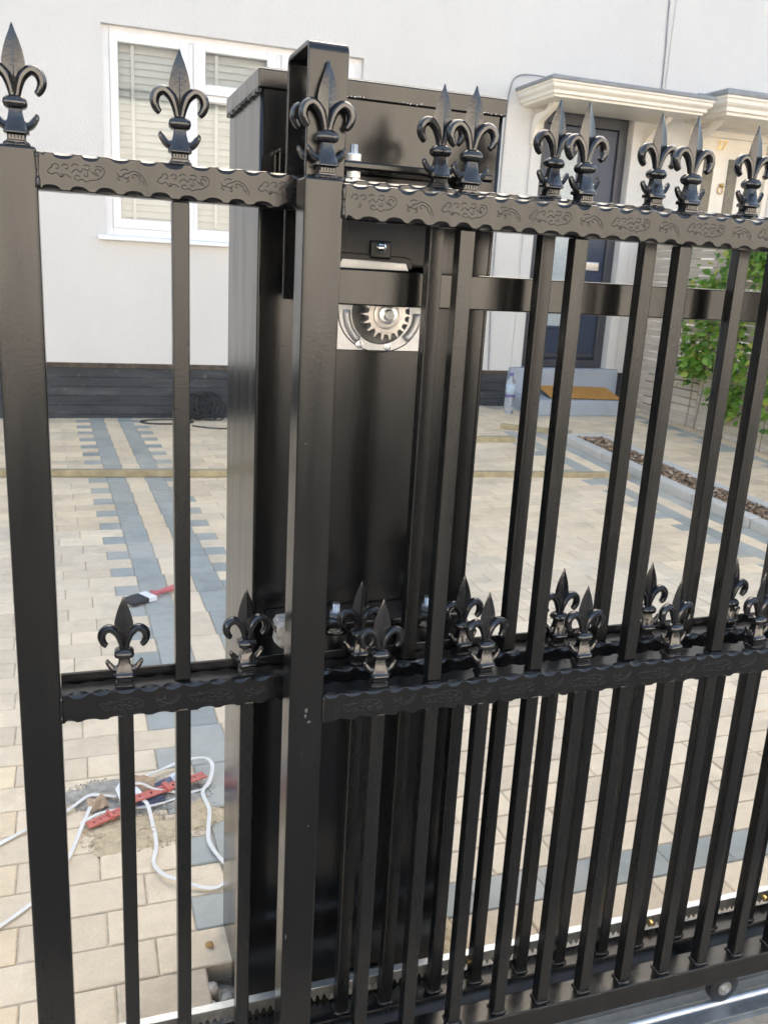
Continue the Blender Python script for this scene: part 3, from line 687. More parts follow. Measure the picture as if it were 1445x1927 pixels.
# fleur-de-lis finial, one mesh
def finial_mesh():
    mb = MB()
    def sq(h, wx, wy, ch=.25):
        a, b = wx, wy; c1, c2 = a*ch, b*ch
        return [(-a+c1, -b, h), (a-c1, -b, h), (a, -b+c2, h), (a, b-c2, h), (a-c1, b, h), (-a+c1, b, h), (-a, b-c2, h), (-a, -b+c2, h)]
    mb.rings([sq(h, a, a*.95, c) for h, a, c in ((-.002, .0105, .12), (.0045, .0105, .12), (.0055, .0092, .12), (.0105, .0092, .12), (.0118, .0102, .2), (.0125, .0128, .25), (.0155, .0128, .25), (.0172, .0112, .25),
        (.0176, .0108, .2), (.024, .0088, .2), (.031, .0072, .2), (.0362, .0066, .2), (.0366, .0085, .35), (.0385, .0112, .4), (.042, .0123, .4), (.0455, .0114, .4), (.0485, .0082, .35), (.0495, .0055, .3))])
    for k in range(5):                                  # dentils on the base block
        x = -.0066+k*.0033; mb.box(x-.0011, x+.0011, -.0098, -.0085, .0062, .0100)
    # blade: flattened diamond section with raised ridge
    prof = [(.048, .0040, .0036), (.055, .0046, .0042), (.063, .0076, .0046), (.071, .0106, .0046), (.077, .0118, .0044), (.084, .0114, .0042), (.094, .0093, .0037), (.104, .0061, .0030), (.112, .0028, .0022), (.1175, .0010, .0010), (.119, .0003, .0003)]
    rings = []
    for z, a, b in prof:
        b *= .72
        rb = b*.30; rw = min(.0008, a*.4)
        rings.append([(-a, 0, z), (-rw, -b*.78, z), (0, -b, z), (rw, -b*.78, z), (a, 0, z), (rw, b*.78, z), (0, b, z), (-rw, b*.78, z)])
    mb.rings(rings)
    for s in (-1, 1):                                   # petals curling out and down
        path = bezier([(s*.0022, 0, .046), (s*.0042, 0, .058), (s*.0085, 0, .069), (s*.0165, 0, .0758), (s*.0243, 0, .0728), (s*.0272, 0, .0645), (s*.0248, 0, .0565), (s*.0208, 0, .0525)], 5)
        n = len(path); rad = []
        for i in range(n):
            t = i/(n-1); rad.append(.0026+.0024*math.sin(math.pi*min(1, t*1.25)**1.1) if t < .8 else .0026+.0024*math.sin(math.pi*1.0**1.1)+.0016*math.sin(math.pi*(t-.8)/.2*.5+.9)*(1-(t-.8)/.2*.55))
        rad = [.0030+.0026*math.sin(math.pi*min(1, (i/(n-1))*.96)) for i in range(n)]; rad[-1] = .0020
        mb.tube(path, rad, 10, 1.25)
        path = bezier([(s*.0075, 0, .0205), (s*.0115, 0, .0200), (s*.0152, 0, .0222), (s*.0185, 0, .0265), (s*.0205, 0, .0300), (s*.0190, 0, .0318)], 4)
        n = len(path); mb.tube(path, [.0052-.0026*i/(n-1) for i in range(n)], 8, 1.1)
    me = mb.mesh('finial'); me.materials.append(M['cast']); smooth_by_angle(me, 42); return me
FIN = finial_mesh()
def barmesh(L, name='bar'):
    me = MB().box(-.0096, .0096, -.0096, .0096, 0, L).mesh(name); me.materials.append(M['paint_rough']); return me
def weld_ring(mb, x, y, z, r, n=7, s=.0032):
    """lumpy fillet of weld round the foot of a bar"""
    for (ax, ay, bx, by) in ((-r, -r, r, -r), (-r, -r, -r, r), (r, -r, r, r)):
        pts = [(x+ax+(bx-ax)*t/n, y+ay+(by-ay)*t/n, z) for t in range(n+1)]
        mb.tube(pts, [s*random.uniform(.55, 1.25) for _ in pts], 6, 1, Vector((0, 0, 1)))
def leaf_frame(name, label, x0, x1, yf, dep, ztop, zmid, zbot, post_w, fulls, halves, phase, rel0, rel_mid0, rear_end_post=True):
    g = thing(name, label, 'gate', (x0, yf, 0), 'sliding gate leaves')
    O = Vector((x0, yf, 0))
    def part(mb, nm, mat, bevel=0, smooth=False, auto=None):
        for i, v in enumerate(mb.v): mb.v[i] = (v[0]-O.x, v[1]-O.y, v[2]-O.z)
        return mb.build(nm, mat, g, bevel=bevel, smooth=smooth, auto=auto)
    yc = yf+dep/2
    part(MB().box(x0, x0+post_w, yf-.0012, yf+post_w-.004, zbot-.0417, ztop+.004), 'post', 'paint', .003)
    if rear_end_post: part(MB().box(x1-post_w, x1, yf-.0012, yf+post_w-.004, zbot-.0417, ztop+.004), 'post', 'paint', .003)
    xa, xb = x0+post_w+.0005, x1-post_w-.0005
    tr = part(hammered_rail(xa, xb, yf, yf+dep, ztop-.0385, ztop, phase), 'top_rail', 'paint')
    mr = part(hammered_rail(xa, xb, yf, yf+dep, zmid-.040, zmid, phase+.2), 'middle_rail', 'paint')
    part(MB().box(xa, xb, yf, yf+dep+.004, zbot-.0417, zbot), 'bottom_rail', 'paint', .002)
    r = relief(xa+.005, xb, yf, ztop-.0190, rel0); o = part(r, 'scroll_relief', 'paint', smooth=True)
    r = relief(xa+.005, xb, yf, zmid-.0195, rel_mid0, -1); o = part(r, 'scroll_relief', 'paint', smooth=True)
    up = barmesh(ztop-.0385-zmid-.001); lo = barmesh(zmid-.0405-zbot-.0005)
    wm = MB()
    for x in fulls:
        if not xa < x < xb: continue
        for m_, z in ((up, zmid+.0005), (lo, zbot+.0003)):
            o = place('bar', m_, g, bevel=.0016, loc=(x-O.x, yc-O.y, z))
        place('finial', FIN, g, loc=(x-O.x, yc-O.y, ztop+.0005)).rotation_euler = (random.gauss(0, .012), random.gauss(0, .014), random.gauss(0, .05))
        weld_ring(wm, x, yc, zbot+.001, .0098, 6); weld_ring(wm, x, yc, ztop+.0008, .0100, 6, .0026)
    for x in halves:
        if not xa < x < xb: continue
        place('bar', lo, g, bevel=.0016, loc=(x-O.x, yc-O.y, zbot+.0003))
        place('finial', FIN, g, loc=(x-O.x, yc-O.y, zmid+.0005)).rotation_euler = (random.gauss(0, .012), random.gauss(0, .014), random.gauss(0, .05))
        weld_ring(wm, x, yc, zbot+.001, .0098, 6); weld_ring(wm, x, yc, zmid+.0008, .0100, 6, .0022)
    # finials on posts, welds where rails meet posts
    place('finial', FIN, g, loc=(x0+post_w*.60-O.x, yf+.014-O.y if name == 'sliding_gate' else yc-O.y, ztop+.0045))
    weld_ring(wm, x0+post_w*.6, yf+.014 if name == 'sliding_gate' else yc, ztop+.005, .0105, 6, .003)
    for z in (ztop-.019, zmid-.02):
        pts = [(xa, yf-.0006, z-.018+.036*t/9) for t in range(10)]
        wm.tube(pts, [.0022*random.uniform(.6, 1.3) for _ in pts], 6)
    w_ = part(wm, 'weld', 'weld', smooth=True); tag(w_, kind='stuff')
    return g, part
FP = .1547
g1, p1 = leaf_frame('sliding_gate', 'front black sliding gate leaf with hoop on its end post and wheel', 0.0, 1.75, 0.0, .036, 1.312, .6894, .0965, .0444,
    [.2018+FP*k for k in range(0, 10)], [.1245+FP*k for k in range(0, 11)], .35, .136-.0565*3, .10)
BP = .157
YB = .067
g2, p2 = leaf_frame('rear_sliding_gate', 'rear black sliding gate leaf whose end post stands at the left picture edge', -.3215, 1.75, YB, .036, 1.323, .692, .0965, .0475,
    [-.1237+BP*k for k in range(0, 12)], [-.1965+BP*k for k in range(0, 13)], .1, -.2335, -.20)
# hoop welded on the front end post: reaches over the rear leaf and carries the toothed rail behind it
HX0, HX1 = .006, .0515
def hoop_path():
    y0, y1, zt, r = .0235, .1265, 1.4575, .010
    out = [(y0, 1.300), (y0, zt-r-.0012), (y0, zt-r)]+[(y0+r-r*math.cos(t), zt-r+r*math.sin(t)) for t in [R(a) for a in (22, 45, 67, 90)]]
    out += [(y1-r+r*math.sin(t), zt-r+r*math.cos(t)) for t in [R(a) for a in (0, 22, 45, 67, 90)]]+[(y1, zt-r-.0012), (y1, 1.18)]
    t_ = .0055
    inn = [(y0+t_, 1.300), (y0+t_, zt-r-.0012), (y0+t_, zt-r)]+[(y0+r-(r-t_)*math.cos(t), zt-r+(r-t_)*math.sin(t)) for t in [R(a) for a in (22, 45, 67, 90)]]
    inn += [(y1-r+(r-t_)*math.sin(t), zt-r+(r-t_)*math.cos(t)) for t in [R(a) for a in (0, 22, 45, 67, 90)]]+[(y1-t_, zt-r-.0012), (y1-t_, 1.18)]
    return out, inn
oo, ii = hoop_path()
mb = MB(); rs = [[(HX0, a[0], a[1]), (HX1, a[0], a[1]), (HX1, b[0], b[1]), (HX0, b[0], b[1])] for a, b in zip(oo, ii)]
mb.rings(rs); p1(mb, 'hoop', 'paint', auto=35, bevel=.0012)
mb = MB(); pts = [(HX0+(HX1-HX0)*t/14, .021, 1.3165) for t in range(15)]; mb.tube(pts, [.0035*random.uniform(.5, 1.3) for _ in pts], 6)
pts = [(.0267+random.gauss(0, .0012), .020, 1.424+.002*t) for t in range(7)]; mb.tube(pts, [.0016, .003, .0038, .0034, .0026, .0018, .001], 7)
tag(p1(mb, 'weld', 'weld', smooth=True), kind='stuff')
p1(MB().box(.0525, 1.75, .1215, .1515, 1.1762, 1.2215), 'rack_rail', 'paint_cab', .002)
p1(MB().box(.0445, .0525, .1270, .150, 1.179, 1.2185), 'rail_end_plate', 'paint')
# wheel under the front leaf
def wheel(x):
    wbk = p1(MB().box(x-.030, x+.030, .012, .032, .050, .0546), 'wheel_bracket', 'paint')
    p1(MB().lathe([(.010, -.008), (.026, -.008), (.030, -.006), (.030, -.003), (.0265, 0), (.030, .003), (.030, .006), (.026, .008), (.010, .008)], (x, .011, .036), 28, 'y'), 'wheel', 'rubber', auto=30)
    p1(MB().lathe([(.004, -.0095), (.013, -.0095), (.014, -.0075), (.014, .009), (.004, .009)], (x, .011, .036), 18, 'y'), 'wheel_bearing', 'rack', auto=30)
    p1(MB().lathe([(.001, -.014), (.0055, -.013), (.006, -.0098), (.006, -.009)], (x, .011, .036), 6, 'y'), 'axle_bolt', 'zinc')
wheel(.800); wheel(1.45)
# rear leaf: plain stiffener behind the middle rail, rack behind the bottom rail
p2(MB().box(-.2735, 1.70, YB+.0365, YB+.0405, .655, .7035), 'stiffener_rail', 'paint', .001)
rk = MB(); x = -.27; zt_, zr, zb_ = .1215, .1075, .0985
poly = [(x, zt_)]
while x < 1.70:
    poly += [(x, zr), (x+.0022, zr), (x+.0046, zb_), (x+.0062, zb_), (x+.0086, zr)]; x += .0108
poly += [(x, zr), (x, zt_)]
ya, yb = YB+.0415, YB+.0505
top = [(p[0], ya, p[1]) for p in poly]
vs_, fs_ = [], []
xx = -.27
while xx < 1.70:                                       # each tooth: body piece + tooth, sharing one strip
    a, b = xx, xx+.0108
    vs0 = len(rk.v); rk.box(a, b, ya, yb, zr, zt_)
    rk.hexa([(a+.0042, ya, zb_), (a+.0062, ya, zb_), (a+.0062, yb, zb_), (a+.0042, yb, zb_)], [(a+.0012, ya, zr), (a+.0092, ya, zr), (a+.0092, yb, zr), (a+.0012, yb, zr)])
    xx += .0108
p2(rk, 'gear_rack', 'rack')
p2(MB().box(-.27, 1.70, ya-.0005, yb+.004, zt_+.0002, zt_+.0022), 'rack_cap', 'galv', .0006)
for x in (.58, .705, .33, .96):
    p2(MB().lathe([(.0035, -.010), (.0046, -.009), (.0048, .0), (.003, .0005)], (x, ya-.001, .113), 10, 'y'), 'rack_screw', 'brass', auto=40)

# ------------------------------------------------------------------ ground track
tr = thing('gate_track', 'galvanised steel track with rounded ridge under the front gate leaf', 'track', (.5, 0, 0))
tr_poly = [(-.022, -.004), (.040, -.004), (.040, .0005), (.019, .0015)]+[(.011+.008*math.cos(t), .002+.0065*math.sin(t)) for t in [R(a) for a in (20, 55, 90, 125, 160)]]+[(.003, .0015), (-.022, .0005)]
mb = MB().prism([(p[0], p[1]) for p in tr_poly], 'x', -1.6, 1.6); mb.build('rail', 'galv', tr, auto=35)
rt = thing('rear_gate_track', 'second galvanised track half hidden between the two gate leaves', 'track', (.5, .085, 0))
MB().prism([(-.02, -.005), (.02, -.005), (.02, .0), (.008, .001), (.004, .006), (-.004, .006), (-.008, .001), (-.02, .0)], 'x', -1.6, 1.6).build('rail', 'galv', rt, bevel=.001)

# ------------------------------------------------------------------ motor cabinet
CX0, CX1, CY0, CY1 = -.0105, .3245, .200, .437
cab = thing('motor_cabinet', 'tall black steel motor cabinet standing behind the gate leaves', 'cabinet', (CX0, CY0, 0))
def cp(mb, nm, mat, parent=None, bevel=0, smooth=False, auto=None):
    par = parent or cab
    if par is cab:
        for i, v in enumerate(mb.v): mb.v[i] = (v[0]-CX0, v[1]-CY0, v[2])
    o = mb.build(nm, mat, par, bevel=bevel, smooth=smooth, auto=auto)
    if par is not cab: o.matrix_parent_inverse = Matrix.Translation((-CX0, -CY0, 0))
    return o
MOX0, MOX1, MOZ0, MOZ1 = .083, .2445, 1.1115, 1.300
cp(MB().box(CX0, CX0+.003, CY0, CY1, -.05, 1.440), 'side_panel', 'paint_cab')
cp(MB().box(CX1-.003, CX1, CY0, CY1, -.05, 1.440), 'side_panel', 'paint_cab')
cp(MB().box(CX0+.0031, CX1-.0031, CY1-.003, CY1, -.05, 1.440), 'back_panel', 'paint_cab')
fp = MB(); y0, y1 = CY0, CY0+.003
fp.box(CX0+.0031, MOX0, y0, y1, -.02, 1.440).box(MOX1, CX1-.0031, y0, y1, -.02, 1.440).box(MOX0, MOX1, y0, y1, MOZ1, 1.440).box(MOX0, MOX1, y0, y1, .06, MOZ0)
cp(fp, 'front_panel', 'paint_cab')
for x in (CX0+.0015, CX1-.0015): cp(MB().tube([(x, CY0+.0005, -.02+.146*k) for k in range(11)], .0028, 8), 'corner_seam', 'paint_cab', smooth=True)
lid = MB().rings([[(CX0-o, CY0-o, z), (CX1+o, CY0-o, z), (CX1+o, CY1+o, z), (CX0-o, CY1+o, z)] for o, z in ((.0045, 1.4335), (.0045, 1.4560), (-.004, 1.4590))])
lid = cp(lid, 'lid', 'paint_cab', bevel=.0018)
# flaky paint line below the lid on the left and front edge
fl = MB()
for i in range(70):
    y = CY0+random.random()**.8*(CY1-CY0); s = random.uniform(.0012, .004); z = 1.4318-random.random()*.002
    fl.box(CX0-.0049, CX0-.0002, y-s, y+s, z-random.uniform(.0005, .003), z+.0012)
tag(cp(fl, 'dried_paint_edge', 'weld'), kind='stuff')
fl = MB()
for x, n_ in ((.112, 9), (.185, 5), (.30, 8)):
    for i in range(n_):
        xx_ = x+random.gauss(0, .009); fl.lathe([(.0002, 0), (.0011, .0003), (.0009, .0010), (.0002, .0014)], (xx_, CY0-.0053, 1.4340+random.random()*.002), 6)
tag(cp(fl, 'paint_droplets', 'upvc', smooth=True), kind='stuff')
cp(MB().box(MOX0+.005, MOX1-.005, CY0+.012, CY0+.016, .0, .06), 'cable_slot_back', 'paint_cab')
cp(MB().prism([(.135, .0), (.152, .045), (.225, .045), (.225, .0)], 'y', CY0+.0035, CY0+.009), 'pale_gap_plate', 'galv')  # added bright plate in place of pale ground showing through the base gap

# motor
mo = thing('gate_motor', 'grey aluminium gate motor with toothed steel pinion in the cabinet opening', 'motor', (.163, .205, 1.16))
mI = Matrix.Translation((-.163, -.205, -1.16))
def mp_(mb, nm, mat, parent=None, **kw):
    par = parent or mo
    if par is mo:
        for i, v in enumerate(mb.v): mb.v[i] = (v[0]-.163, v[1]-.205, v[2]-1.16)
    o = mb.build(nm, mat, par, **kw)
    if par is not mo: o.matrix_parent_inverse = mI
    return o
gx, gz, gy = .162, 1.1635, .176
house_y = .196
mp_(MB().box(MOX0+.001, MOX1-.001, .2045, .34, MOZ0+.001, 1.2140), 'rear_housing', 'alu')
# front plate with a round recess for the pinion
n = 48; fr_ = []; ro = []
for k in range(n):
    a = 2*math.pi*k/n; cx_, cz_ = math.cos(a), math.sin(a)
    s = min((MOX1-.002-gx)/cx_ if cx_ > 1e-6 else (MOX0+.002-gx)/cx_ if cx_ < -1e-6 else 9, (1.2135-gz)/cz_ if cz_ > 1e-6 else (MOZ0+.0015-gz)/cz_ if cz_ < -1e-6 else 9)
    fr_.append((gx+cx_*s, gz+cz_*s)); ro.append((gx+cx_*min(.0425, s*.97), gz+cz_*min(.0425, s*.97)))
mp_(MB().rings([[(p[0], .2040, p[1]) for p in fr_], [(p[0], house_y, p[1]) for p in fr_], [(p[0], house_y, p[1]) for p in ro], [(gx+(p[0]-gx)*.95, .2028, gz+(p[1]-gz)*.95) for p in ro]], cap=False), 'front_plate', 'alu', auto=30)
mp_(MB().lathe([(.0403, 0), (.0403, .0012)], (gx, .2028, gz), 40, 'y'), 'pinion_recess_shade', 'recess')  # dark disc behind the pinion, painted as the shade inside the recess
mp_(MB().tube([(gx+.0615*math.cos(R(a)), house_y-.0003, gz+.0530*math.sin(R(a))) for a in range(178, 318, 7)], .0009, 5), 'casting_line', 'dark_plastic', smooth=True)
mp_(MB().tube([(gx+.0500*math.cos(R(a)), house_y-.001, gz+.0480*math.sin(R(a))) for a in range(176, 236, 6)], .0055, 8), 'guard_rib', 'alu', smooth=True)
mp_(MB().tube([(gx+.0540*math.cos(R(a)), house_y-.001, gz+.0480*math.sin(R(a))) for a in range(314, 366, 6)], .0065, 8), 'guard_rib', 'alu', smooth=True)
for sx_, sz_ in ((-.030, -.0435), (.012, -.0455)):
    mp_(MB().lathe([(.0052, .0), (.0052, -.002), (.0036, -.0024), (.0030, -.001), (.0012, -.0012)], (gx+sx_, house_y, gz+sz_), 16, 'y'), 'screw', 'zinc', auto=30)
gear = []
NT = 18
for k in range(NT):
    a0 = 2*math.pi*k/NT
    for da, r in ((-.50, .0268), (-.27, .0268), (-.20, .0292), (-.115, .0335), (-.06, .0348), (.06, .0348), (.115, .0335), (.20, .0292), (.27, .0268)):
        a = a0+da*2*math.pi/NT; gear.append((gx+r*math.cos(a), gz+r*math.sin(a)))
gr = mp_(MB().prism(gear, 'y', gy-.007, gy+.010), 'pinion', 'gear', bevel=.0006)
mp_(MB().lathe([(.020, 0), (.0195, -.002), (.0165, -.0024), (.0165, -.0005)], (gx, gy-.007, gz), 28, 'y'), 'hub', 'gear', gr, auto=30)
mp_(MB().lathe([(.0125, 0), (.0125, -.0026), (.0105, -.0030), (.0072, -.003), (.0072, -.0072), (.0060, -.0080), (.0005, -.0080)], (gx, gy-.0094, gz), 26, 'y'), 'hub_bolt', 'zinc', gr, auto=30)
mp_(MB().lathe([(.009, 0), (.009, .02)], (gx, gy+.010, gz), 16, 'y'), 'shaft', 'gear', gr, smooth=True)
cov = mp_(MB().box(MOX0+.001, MOX1-.001, .2045, .34, 1.2275, MOZ1-.002), 'cover', 'dark_plastic', bevel=.004)
mp_(MB().prism([(.090, 1.225), (.098, 1.2405), (.104, 1.243), (.196, 1.241), (.204, 1.238), (.207, 1.225)], 'y', .2005, .2044), 'cover_panel', 'dark_plastic', cov, bevel=.002)
mp_(MB().prism([(.099, 1.222), (.1035, 1.2345), (.196, 1.2325), (.2005, 1.222)], 'y', .1985, .2004), 'cover_label', 'alu', cov, bevel=.001)
mp_(MB().box(.143, .173, .197, .2043, 1.236, 1.2605), 'key_lock', 'black_plastic', cov, bevel=.003)
mp_(MB().lathe([(.0075, 0), (.007, -.0015), (.0005, -.0018)], (.158, .1968, 1.2515), 16, 'y'), 'lock_barrel', 'chrome', cov, smooth=True)
mp_(MB().box(.1125, .1137, .2038, .2044, 1.243, MOZ1-.004), 'cover_seam', 'black_plastic', cov)

# guide brackets on the cabinet
def hexnut(mb, x, y, z, r, h, ph=0.3): mb.lathe([(r*.90, 0), (r, h*.12), (r, h*.88), (r*.90, h)], (x, y, z), 6, 'z', ph)
def thread(mb, x, y, z0, z1, r):
    prof = []; z = z0
    while z < z1: prof += [(r*.90, z), (r, z+.0005)]; z += .0014
    prof += [(r*.8, z1), (r*.3, z1+.0008)]; mb.lathe(prof, (x, y, 0), 14)
def guide(label, z, x0, x1, yfront, bolts, rollers, cover=None):
    gd = thing('guide_bracket', label, 'bracket', (x0, CY0, z), 'roller guide brackets on the cabinet')
    O = Vector((x0, CY0, z))
    def gp(mb, nm, mat, **kw):
        for i, v in enumerate(mb.v): mb.v[i] = (v[0]-O.x, v[1]-O.y, v[2]-O.z)
        return mb.build(nm, mat, gd, **kw)
    gp(MB().box(x0, x1, yfront, CY0-.0004, z, z+.0095), 'plate', 'paint', bevel=.0025)
    gp(MB().box(x0, x1, CY0-.0065, CY0-.0003, z-.034, z-.0002), 'back_flange', 'paint', bevel=.001)
    for (bx, by) in bolts:
        mb = MB(); hexnut(mb, bx, by, z+.0097, .0098, .0098); thread(mb, bx, by, z+.019, z+.0305, .0056)
        gp(mb, 'bolt', 'zinc', auto=35)
        mb = MB(); hexnut(mb, bx, by, z-.0105, .0098, .0100); mb.lathe([(.0125, -.0125), (.0125, -.0106)], (bx, by, z), 18); gp(mb, 'nut', 'zinc', auto=35)
    for (bx, by) in rollers:
        gp(MB().lathe([(.012, -.0515), (.0165, -.050), (.0172, -.047), (.0172, -.0165), (.0165, -.0138), (.012, -.0128)], (bx, by, z), 24), 'roller', 'rubber', auto=40)
    if cover:
        bx, by, kx, ky, kz = cover; mb = MB(); rr = []
        for k in range(7):
            t = k/6; ring = []
            for q in range(12):
                a = 2*math.pi*q/12; sx = kx*(abs(math.cos(a))**.5)*(1 if math.cos(a) > 0 else -1); sy = ky*(abs(math.sin(a))**.5)*(1 if math.sin(a) > 0 else -1)
                sc = (1 if 0 < k < 6 else .8)*random.uniform(.9, 1.08); ring.append((bx+sx*sc, by+sy*sc, z-.022+kz*t+random.gauss(0, .0008)))
            rr.append(ring)
        gp(mb.rings(rr), 'plastic_wrap', 'film')
    return gd, gp
gd, gp = guide('upper roller guide bracket with bright zinc bolt, just above the gate top rails', 1.3415, .066, .287, .131, [(.0985, .1465)], [(.0985, .1465), (.235, .1465)])
gp(MB().box(.262, .287, .131, .14, 1.328, 1.3412), 'end_lug', 'paint', bevel=.001)
mb = MB(); y0, y1, z0_, z1_ = .168, .1995, 1.330, 1.362
for (a, b, c_, d_) in ((y0, y1, z1_-.004, z1_), (y0, y1, z0_, z0_+.004), (y0, y0+.004, z0_+.004, z1_-.004), (y1-.004, y1, z0_+.004, z1_-.004)): mb.box(.008, .066, a, b, c_, d_)
gp(mb, 'tube_end', 'paint', bevel=.0008)
gd, gp = guide('lower roller guide bracket behind the middle rails, one bolt wrapped in plastic', .7245, .008, .285, .128, [(.1015, .150), (.243, .150)], [(.1015, .150), (.243, .150)], (.030, .140, .021, .020, .040))

# ------------------------------------------------------------------ litter, tools, rubble
def ribbon(name, label, cat, pts, wd, th, mat, group=None, n=8, tilt=0.15):
    P = bezier(pts, n); mb = MB(); rs = []
    for i, p in enumerate(P):
        t = (P[min(i+1, len(P)-1)]-P[max(i-1, 0)]); t.z = 0
        t = t.normalized() if t.length > 1e-9 else Vector((1, 0, 0)); s = Vector((-t.y, t.x, tilt*math.sin(i*.35))).normalized()
        rs.append([p+s*wd/2, p+s*wd/2+Vector((0, 0, th)), p-s*wd/2+Vector((0, 0, th)), p-s*wd/2])
    return tag(mb.rings(rs).build(name, mat), label, cat, group)
G = 'white plastic strips in the litter'
ribbon('plastic_strip', 'white plastic strip hanging in a long loop from litter to cabinet foot', 'strip', [(-.150, .865, .022), (-.122, .845, .018), (-.114, .78, .008), (-.112, .70, .005), (-.122, .640, .004), (-.105, .590, .010), (-.074, .562, .012), (-.040, .540, .006), (-.005, .532, .005), (.02, .56, .005)], .0085, .0018, 'white_plastic', G)
ribbon('plastic_strip', 'white plastic strip arching over the top of the litter heap', 'strip', [(-.150, .905, .020), (-.118, .955, .016), (-.075, .985, .012), (-.02, 1.000, .02), (.030, .985, .03), (.044, .950, .026), (.030, .905, .012), (.010, .872, .006), (.015, .80, .006), (.005, .74, .006), (-.002, .68, .006), (.012, .62, .006), (.03, .58, .006)], .0090, .0018, 'white_plastic', G)
ribbon('plastic_strip', 'white plastic strip trailing left from the litter to the end post', 'strip', [(-.185, .885, .018), (-.215, .905, .012), (-.245, .915, .010), (-.290, .872, .008), (-.33, .845, .006), (-.377, .822, .005), (-.428, .785, .005), (-.52, .72, .005)], .0095, .0018, 'white_plastic', G)
ribbon('plastic_strip', 'stiff white plastic strip sloping from the cardboard scrap to the post', 'strip', [(-.236, .880, .020), (-.262, .80, .008), (-.290, .70, .005), (-.325, .615, .005), (-.361, .572, .005), (-.411, .526, .005), (-.50, .45, .005)], .0080, .0018, 'white_plastic', G, tilt=.02)
ribbon('plastic_strip', 'grey-white plastic strip curving along the lower edge of the litter', 'strip', [(-.265, .812, .008), (-.225, .835, .012), (-.175, .845, .010), (-.12, .843, .008), (-.07, .853, .008), (-.03, .872, .008), (.01, .885, .006)], .0075, .0016, 'white_plastic', G)
tag(MB().tube(bezier([(-.155, .905, .03), (-.13, .90, .035), (-.10, .885, .025), (-.06, .875, .018), (-.03, .868, .01)], 6), .0035, 6).build('plastic_strip', 'white_plastic', smooth=True), 'thin white cord lying over the red plastic piece', 'strip', G)
# red slotted straps
def red_piece(label, a, b, w_, h0, h1):
    a, b = Vector(a), Vector(b); d = b-a; L = d.length; o = bpy.data.objects.new('red_plastic_strap', None); COL.objects.link(o)
    o.location = a; o.rotation_euler = d.to_track_quat('X', 'Z').to_euler(); tag(o, label, 'strap', 'broken red plastic straps')
    mb = MB()
    n_ = 7
    for k in range(n_):                                 # ladder of bridges between two side rails: the slots stay open
        x = L*(k+.5)/n_; mb.box(x-L/n_*.42, x+L/n_*.42, -w_*.16, w_*.16, .0, .0030)
    mb.box(0, L, -w_/2, -w_*.16, 0, .0034); mb.box(0, L, w_*.16, w_/2, 0, .0034)
    mb.build('strap', 'red_plastic', o, bevel=.0006)
    MB().box(L*.46, L*.52, -w_*.62, w_*.62, -.001, .0085).build('buckle', 'red_plastic', o, bevel=.001)
    return o
red_piece('long red slotted plastic strap on top of the litter', (-.160, .852, .022), (.022, .925, .020), .027, 0, 0)
red_piece('short red slotted plastic strap lying on the sand in front', (-.250, .800, .008), (-.150, .842, .016), .025, 0, 0)
def scrap(name, label, cat, loc, size, mat, rz, rx=0.1, crumple=.003):
    nx, ny = 5, 4; vs_, fs_ = [], []
    for j in range(ny):
        for i in range(nx): vs_.append(((i/(nx-1)-.5)*size[0]+random.gauss(0, .002), (j/(ny-1)-.5)*size[1]+random.gauss(0, .002), random.gauss(0, crumple)))
    for j in range(ny-1):
        for i in range(nx-1): fs_.append((j*nx+i, j*nx+i+1, (j+1)*nx+i+1, (j+1)*nx+i))
    o = MB().add(vs_, fs_).build(name, mat); o.location = loc; o.rotation_euler = (rx, random.uniform(-.15, .15), rz)
    s = o.modifiers.new('solid', 'SOLIDIFY'); s.thickness = .002; return tag(o, label, cat, 'scraps in the litter heap')
scrap('cardboard_scrap', 'small brown cardboard scrap at the left of the litter heap', 'cardboard', (-.226, .872, .018), (.042, .034), 'card', .5, .5)
scrap('cardboard_scrap', 'larger brown cardboard scrap behind the red strap', 'cardboard', (-.128, .905, .030), (.055, .042), 'card', -.4, .45)
scrap('paper_scrap', 'crumpled white paper beside the red strap', 'paper', (-.158, .885, .024), (.050, .05), 'paper', .2, .35, .005)
scrap('paper_scrap', 'small pale card at the far side of the litter heap', 'paper', (-.040, .935, .018), (.040, .024), 'paper', .1, .3)
scrap('dark_scrap', 'dark blue-grey scrap under the red strap', 'scrap', (-.085, .905, .014), (.075, .03), 'bluegrey', .4, .4)
scrap('dark_scrap', 'dark blue-grey scrap below the buckle', 'scrap', (-.11, .86, .010), (.06, .02), 'bluegrey', .3, .4)
